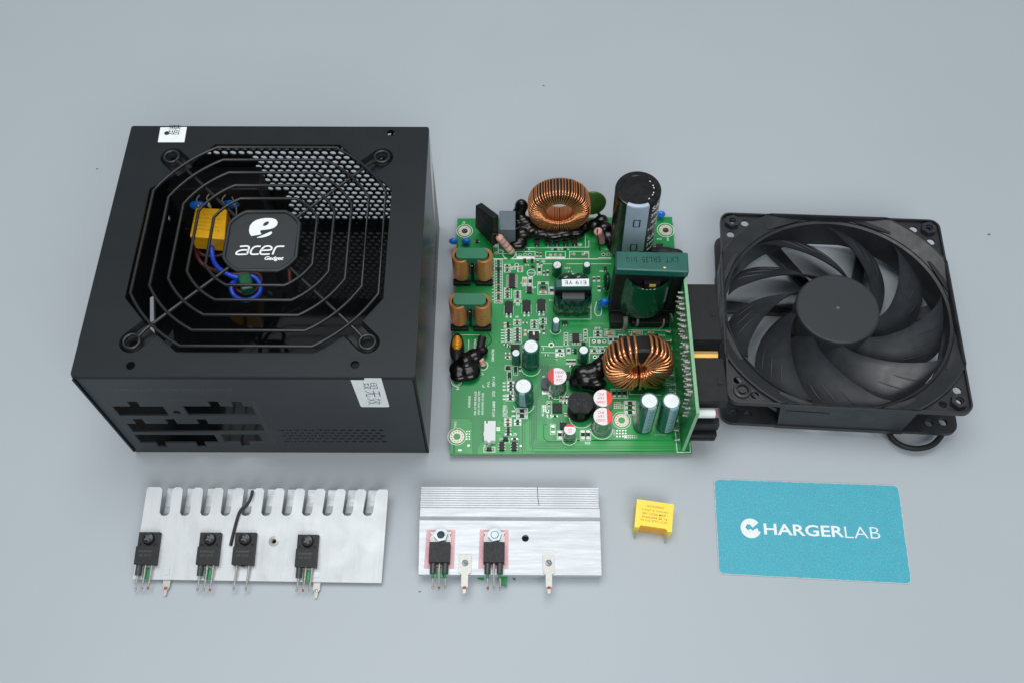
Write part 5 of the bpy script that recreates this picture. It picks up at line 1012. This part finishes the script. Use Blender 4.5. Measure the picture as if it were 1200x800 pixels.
def build_comb():
    tilt = math.atan2(6.4, 44); nrm = (0, -math.sin(tilt), math.cos(tilt))
    root, F = thing('comb_heatsink', 'aluminium plate heatsink with slotted comb edge carrying four black transistors', 'heatsink', frameM((-120.2, 149.0, 5.6), -.002, nrm))
    q = [F(*p, 1.2) for p in ((172.5, 570), (455, 573), (447, 682.5), (155.5, 678))]
    tl, tr, br, bl = q; yt = (tl.y+tr.y)/2; yb = (bl.y+br.y)/2
    # teeth cut the rear edge
    pts = [(bl.x, bl.y), (br.x, br.y), (br.x+.3, br.y+15), (tr.x, tr.y-1), (tr.x-.6, tr.y)]
    sxs = [194.4+23.86*i for i in range(11)]; slots = []
    for sx in sxs[::-1]:
        b_ = F(sx-2.2, 604, 1.2); t_ = F(sx+2.4, 570, 1.2); w2 = 2.45; yy = tl.y+(tr.y-tl.y)*((t_.x-tl.x)/(tr.x-tl.x))
        pts += [(t_.x+w2+1.2, yy), (t_.x+w2, yy-1.2), (b_.x+w2, b_.y+1.8), (b_.x+w2-.9, b_.y+.4), (b_.x, b_.y), (b_.x-w2+.9, b_.y+.4), (b_.x-w2, b_.y+1.8), (t_.x-w2, yy-1.2), (t_.x-w2-1.2, yy)]; slots.append((b_.x, b_.y, t_.x, yy))
    pts += [(tl.x+.8, tl.y), (tl.x, tl.y-1)]
    c = F(321, 633.6, 1.2); sh = circ(c.x, c.y, 1.0, 14)
    m = MB(); m.prism(pts, -.3, 1.2, holes=[sh]); plate = m.build('plate', 'aluminium', root, bevel=.35)
    m = MB(); m.lathe([(1.0, 1.2), (1.3, 1.5), (2.0, 1.35), (2.6, 1.23)], (c.x, c.y, 0), 20); m.build('hole_rim', 'tin', root)
    for bx, by, tx_, ty in slots:                    # fingers bent down behind each slot
        m = MB(); w2 = 2.32; P = [(by+.3, -.2), (by+.0, -2.4), (by+2.5, -4.4), (by+6, -5.2), (ty+.9, -5.6), (ty+1.3, -6.8)]; vs = []
        for i, (y, z) in enumerate(P):
            t = (y-by)/(ty-by); x = bx+(tx_-bx)*t; vs += [(x-w2, y, z), (x+w2, y, z)]
        k = len(P); vs += [(a, b, z-1.1) for a, b, z in vs]
        m.add(vs, [(2*i, 2*i+1, 2*i+3, 2*i+2) for i in range(k-1)]+[(2*k+2*i, 2*k+2*i+2, 2*k+2*i+3, 2*k+2*i+1) for i in range(k-1)]+[(2*i, 2*i+2, 2*k+2*i+2, 2*k+2*i) for i in range(k-1)]+[(2*i+1, 2*k+2*i+1, 2*k+2*i+3, 2*i+3) for i in range(k-1)]+[(0, 2*k, 2*k+1, 1), (2*k-2, 2*k-1, 4*k-1, 4*k-2)])
        m.build('bent_finger', 'aluminium_ribbed', root)
    for (a, b), st in zip(((172.5, 650), (244.5, 650.5), (286, 650.5), (359.5, 653)), ('full', 'full', 'full2', 'full3')): transistor(root, F, a, b, 1.2, st)
    for a, b in ((195, 668), (371, 671)):
        c = F(a, b, 1.4); m = MB(); m.prism(rrect(c.x-1.5, c.y-2, c.x+1.5, c.y+2, .5, 2), 1.2, 1.5); m.build('tab_stake', 'aluminium_ribbed', root, bevel=.12)
        c = F(a, b+14, .3); m = MB(); m.prism([(c.x-1.7, c.y+3), (c.x-1.7, c.y-2), (c.x-.8, c.y-3.4), (c.x-.6, c.y-6), (c.x+.6, c.y-6), (c.x+.8, c.y-3.4), (c.x+1.7, c.y-2), (c.x+1.7, c.y+3)], -.6, .1); t = m.build('solder_tab', 'tin', root)
        m = MB(); m.ell((c.x, c.y-2.6, .1), (1, .8, .4), 10); m.build('solder_blob', 'copper_tip' if a < 200 else 'solder', t)
    pts = [F(a, b, z) for a, b, z in ((296, 574, 3.0), (293.5, 584, 2.8), (288, 593, 2.4), (283, 596, 2.3), (279, 604, 2.2), (274, 622, 2.0), (270, 638.6, 2.0))]
    m = MB(); m.tube(smooth_path(pts, 7), .75, 8); m.build('black_wire', 'ink', root)
    return root
build_comb()
def build_ribbed():
    root, F = thing('ribbed_heatsink', 'flat aluminium heatsink with fine ribs and two transistors on pink pads', 'heatsink', frameM((-.5, 150.8, 0), .0))
    z = 8.0; zt = 10.5
    tl, tr = F(493.5, 569.5, zt), F(701.5, 569.5, zt); g0, g1 = F(492.5, 604.5, zt), F(703, 604, zt); bl, br = F(490.5, 672.5, z), F(705, 673.5, z)
    x0, x1 = tl.x, tr.x; m = MB(); n = 9; ya, yb = tl.y, F(600, 594.5, zt).y
    m.prism([(bl.x, bl.y), (br.x, br.y), (x1+.2, g1.y+1), (x0-.2, g0.y+1)], z-2.6, z, holes=[circ(F(615.6, 630, z).x, F(615.6, 630, z).y, 1.75, 18)]); plate = m.build('plate', 'aluminium_ribbed', root, bevel=.2)
    m = MB(); m.box((x0, g0.y, z-8), (x1+.3, yb, zt)); m.box((x0, yb-.05, z-8), (x1, ya, zt-.3)); m.hexa([(x0, g0.y-1.1, z+.02), (x1+.3, g0.y-1.1, z+.02), (x1+.3, g0.y+.5, z+.02), (x0, g0.y+.5, z+.02)], [(x0, g0.y-.15, zt-.3), (x1+.3, g0.y-.15, zt-.3), (x1+.3, g0.y+.5, zt-.3), (x0, g0.y+.5, zt-.3)]); m.build('flange', 'aluminium_ribbed', root, bevel=.25)
    pr = None
    for i in range(n):
        y = yb+(ya-yb)*(i+.5)/n; hh = (ya-yb)/n*.455
        if pr is None: m = MB(); m.box((x0, y-hh, zt-1), (x1-.1, y+hh, zt+.05)); pr = m.build('rib', 'aluminium_ribbed', root, org=(0, y, zt), bevel=.12, seg=1)
        else: again(pr, root, (random.uniform(-.15, .15), y, zt+random.uniform(-.05, .05)))
    p = F(616, 630, z-2.7); MB().prism(circ(p.x, p.y, 2.4, 16), z-3.2, z-2.9).build('hole_shade_disc', 'hole_dark', root)  # dark disc added below the hole, painting the shade seen through it
    m = MB(); a, b, c = F(629.6, 569.6, zt+.1), F(630.4, 583, zt+.1), F(631.6, 592, zt+.1); m.line([a[:2], b[:2], c[:2]], .28, zt+.12); m.build('scratch', 'ink', root)
    transistor(root, F, 515.5, 648, z, 'dark'); transistor(root, F, 579, 648, z, 'light')
    solder_tab(root, F, 545, 661.5, z, 2.9); solder_tab(root, F, 643, 661.5, z, 2.7)
    m = MB()
    for i, (x, w_) in enumerate(((562.5, 5), (590, 4), (602, 2))): p = F(x, 677, 1); m.prism([(p.x-w_/2.3, p.y+1.6), (p.x+w_/2.3, p.y+1.6), (p.x+w_/3, p.y-.8), (p.x-w_/5, p.y-.2)][::-1][::-1], .1, .8)
    p = F(589.5, 679, 3); m.hexa([(p.x-1.8, p.y-2, 2), (p.x+1.6, p.y-3, 2), (p.x+2.4, p.y+3, 3), (p.x-2, p.y+2.4, 3)], [(p.x-1.8, p.y-2, 3), (p.x+1.6, p.y-3, 3), (p.x+2.4, p.y+3, 4.4), (p.x-2, p.y+2.4, 4.4)])
    m.build('torn_green_tape', 'lead_green', root, kind='stuff')
    # the plate's foot on the table
    MB().box((x0+.5, ya-2.2, 0), (x1-.5, ya-.2, z-7.9)).build('foot_flange', 'aluminium_ribbed', root)
    MB().box((bl.x+1, bl.y+.6, 0), (br.x-1, bl.y+2.6, z-2.7)).build('front_foot', 'aluminium_ribbed', root)
build_ribbed()
# ---------------------------------------------------------------- yellow capacitor on the table
def build_yellow():
    yaw = -.145; root, F = thing('yellow_capacitor', 'small yellow box capacitor lying on the table with two bent wires', 'capacitor', frameM((69, 156.5, 0), yaw))
    z = 9.6; q = [F(*p, z) for p in ((746.8, 584), (790.2, 590.6), (786.8, 623.2), (743.2, 616.4))]; x0 = (q[0].x+q[3].x)/2; x1 = (q[1].x+q[2].x)/2; y1 = (q[0].y+q[1].y)/2; y0 = (q[2].y+q[3].y)/2
    m = MB(); m.prism([(x0, y0), (x0+2.0, y0), (x0+3.0, y0+1.3), (x1-3.0, y0+1.3), (x1-2.0, y0), (x1, y0), (x1, y1), (x0, y1)], .2, z)
    o = m.build('case', 'yellow_light', root, bevel=.35, seg=3)
    m = MB(); m.box((x0+3.0, y0+1.1, .8), (x1-3.0, y0+1.5, z-.8)); m.build('resin_face', 'yellow_resin', root)
    for x in (x0+1.8, x1-1.4): m = MB(); m.tube(smooth_path([(x, y0+1, 5), (x, y0-.3, 5.6), (x-.2, y0-1.2, 4.5), (x-.5, y0-2.2, 1), (x-.1, y0-2.6, .6)], 5), .34, 8); m.build('lead', 'solder', root)
    m = MB(); cx, cy = (x0+x1)/2, (y0+y1)/2
    for i, (t, wd) in enumerate((('HONGFENG', 8.4), ('0.22\u00b5F K 310VAC', 13), ('40/110/56 MKP', 11.6), ('EN60384 \u25ce 14', 12.4), ('X2 0.22 275V~ CQC', 13.6))): m.text(t, (cx+.2-.3*(i == 2), cy+4.4-1.75*i-(.4 if i else 0)), wd, 1.15, z=z+.04, bold=.015)
    m.build('printing', 'yellow_print', o)
build_yellow()
# ---------------------------------------------------------------- business card
def build_card():
    yaw = -.0432; root, F = thing('business_card', 'worn teal card with rounded corners and white printed logo', 'card', frameM((147.2, 154.9, 0), yaw))
    z = .45; tl, tr, br, bl = (F(*p, z) for p in ((836.4, 560.4), (1053, 568), (1068.6, 684), (842.4, 672)))
    def rq(k, r):
        c = (tl+tr+br+bl)/4; Q = [bl, br, tr, tl]; Q = [Vector(((q.x-c.x)*(1-k/45), (q.y-c.y)*(1-k/25))) for q in Q]; out = []
        for i in range(4):
            p, a, b = Q[i], Q[i-1], Q[(i+1) % 4]; da = (a-p).normalized()*r; db_ = (b-p).normalized()*r
            for t in range(7): t /= 6; out.append(tuple((p+da)*(1-t)**2+2*t*(1-t)*p+(p+db_)*t*t+c.xy))
        return out
    out = rq(0, 2.4); m = MB(); m.prism(out, .05, z); paper = m.build('paper', 'card_paper', root)
    inn = rq(.38, 2.4); jag = []
    for i, p in enumerate(inn):                      # worn printed edge
        q = Vector(inn[(i+1) % len(inn)]); p = Vector(p); d = q-p; n = max(1, int(d.length/1.3))
        for k in range(n): jag.append(tuple(p+d*k/n+Vector((random.uniform(-.14, .14), random.uniform(-.12, .12)))))
    m = MB(); m.sheet(jag, z+.02); face = m.build('printed_face', 'card_teal', root)
    m = MB(); g = lambda a, b: F(825+a*.2125, 550+b*.2125, z)[:2]; zz = z+.05
    c = Vector(g(258, 322)); ro, ri = Vector(g(314, 322)).x-c.x, (Vector(g(292, 322)).x-c.x)
    P = [(c.x+ro*math.cos(R(a)), c.y+ro*math.sin(R(a))) for a in range(38, 346, 8)]; P += [(c.x+ri*.9*math.cos(R(a)), c.y+ri*.9*math.sin(R(a))) for a in range(-22, -80, -12)]
    P += [g(258, 348), g(228, 318), g(236, 300), g(252, 300), g(268, 318), g(280, 308), g(294, 296)]
    m.sheet([p for p in P], zz)
    m.sheet([g(243, 330), g(262, 352), g(285, 350), g(300, 340), g(296, 322), g(282, 326), g(268, 336), g(258, 326)], zz+.01)
    a = Vector(g(330, 325)); b = Vector(g(770, 341)); hh = (Vector(g(330, 296))-Vector(g(330, 358))).length; ang = math.atan2(b.y-a.y, b.x-a.x)
    m.text('HARGER', (a+b)/2, (b-a).length, hh, rot=ang, z=zz, bold=.018)
    a = Vector(g(776, 343)); b = Vector(g(970, 348)); ang = math.atan2(b.y-a.y, b.x-a.x); m.text('LAB', (a+b)/2, (b-a).length, hh, rot=ang, z=zz, bold=-.012)
    m.build('logo_print', 'white_print', face)
build_card()
# ---------------------------------------------------------------- specks of lint on the table
for (a, b, r_), lab in zip(((1159, 275.5, .55), (637, 101, .4), (114, 198.5, .4), (492, 693, .35)), ('dark speck of lint beyond the upper side of the fan', 'tiny dark speck alone on the bare table behind the coil', 'tiny speck of lint beside the metal casing', 'tiny speck of lint below the ribbed heatsink')):
    c = at(a, b, 0); m = MB(); m.tube([(c.x-r_*1.5, c.y, r_*.5), (c.x, c.y+r_*.5, r_*.7), (c.x+r_*1.4, c.y-r_*.3, r_*.5)], [r_*.3, r_*.7, r_*.25], 6); o = m.build('lint_speck', 'lint', None, org=(c.x, c.y, 0)); o['label'] = lab; o['category'] = 'lint'
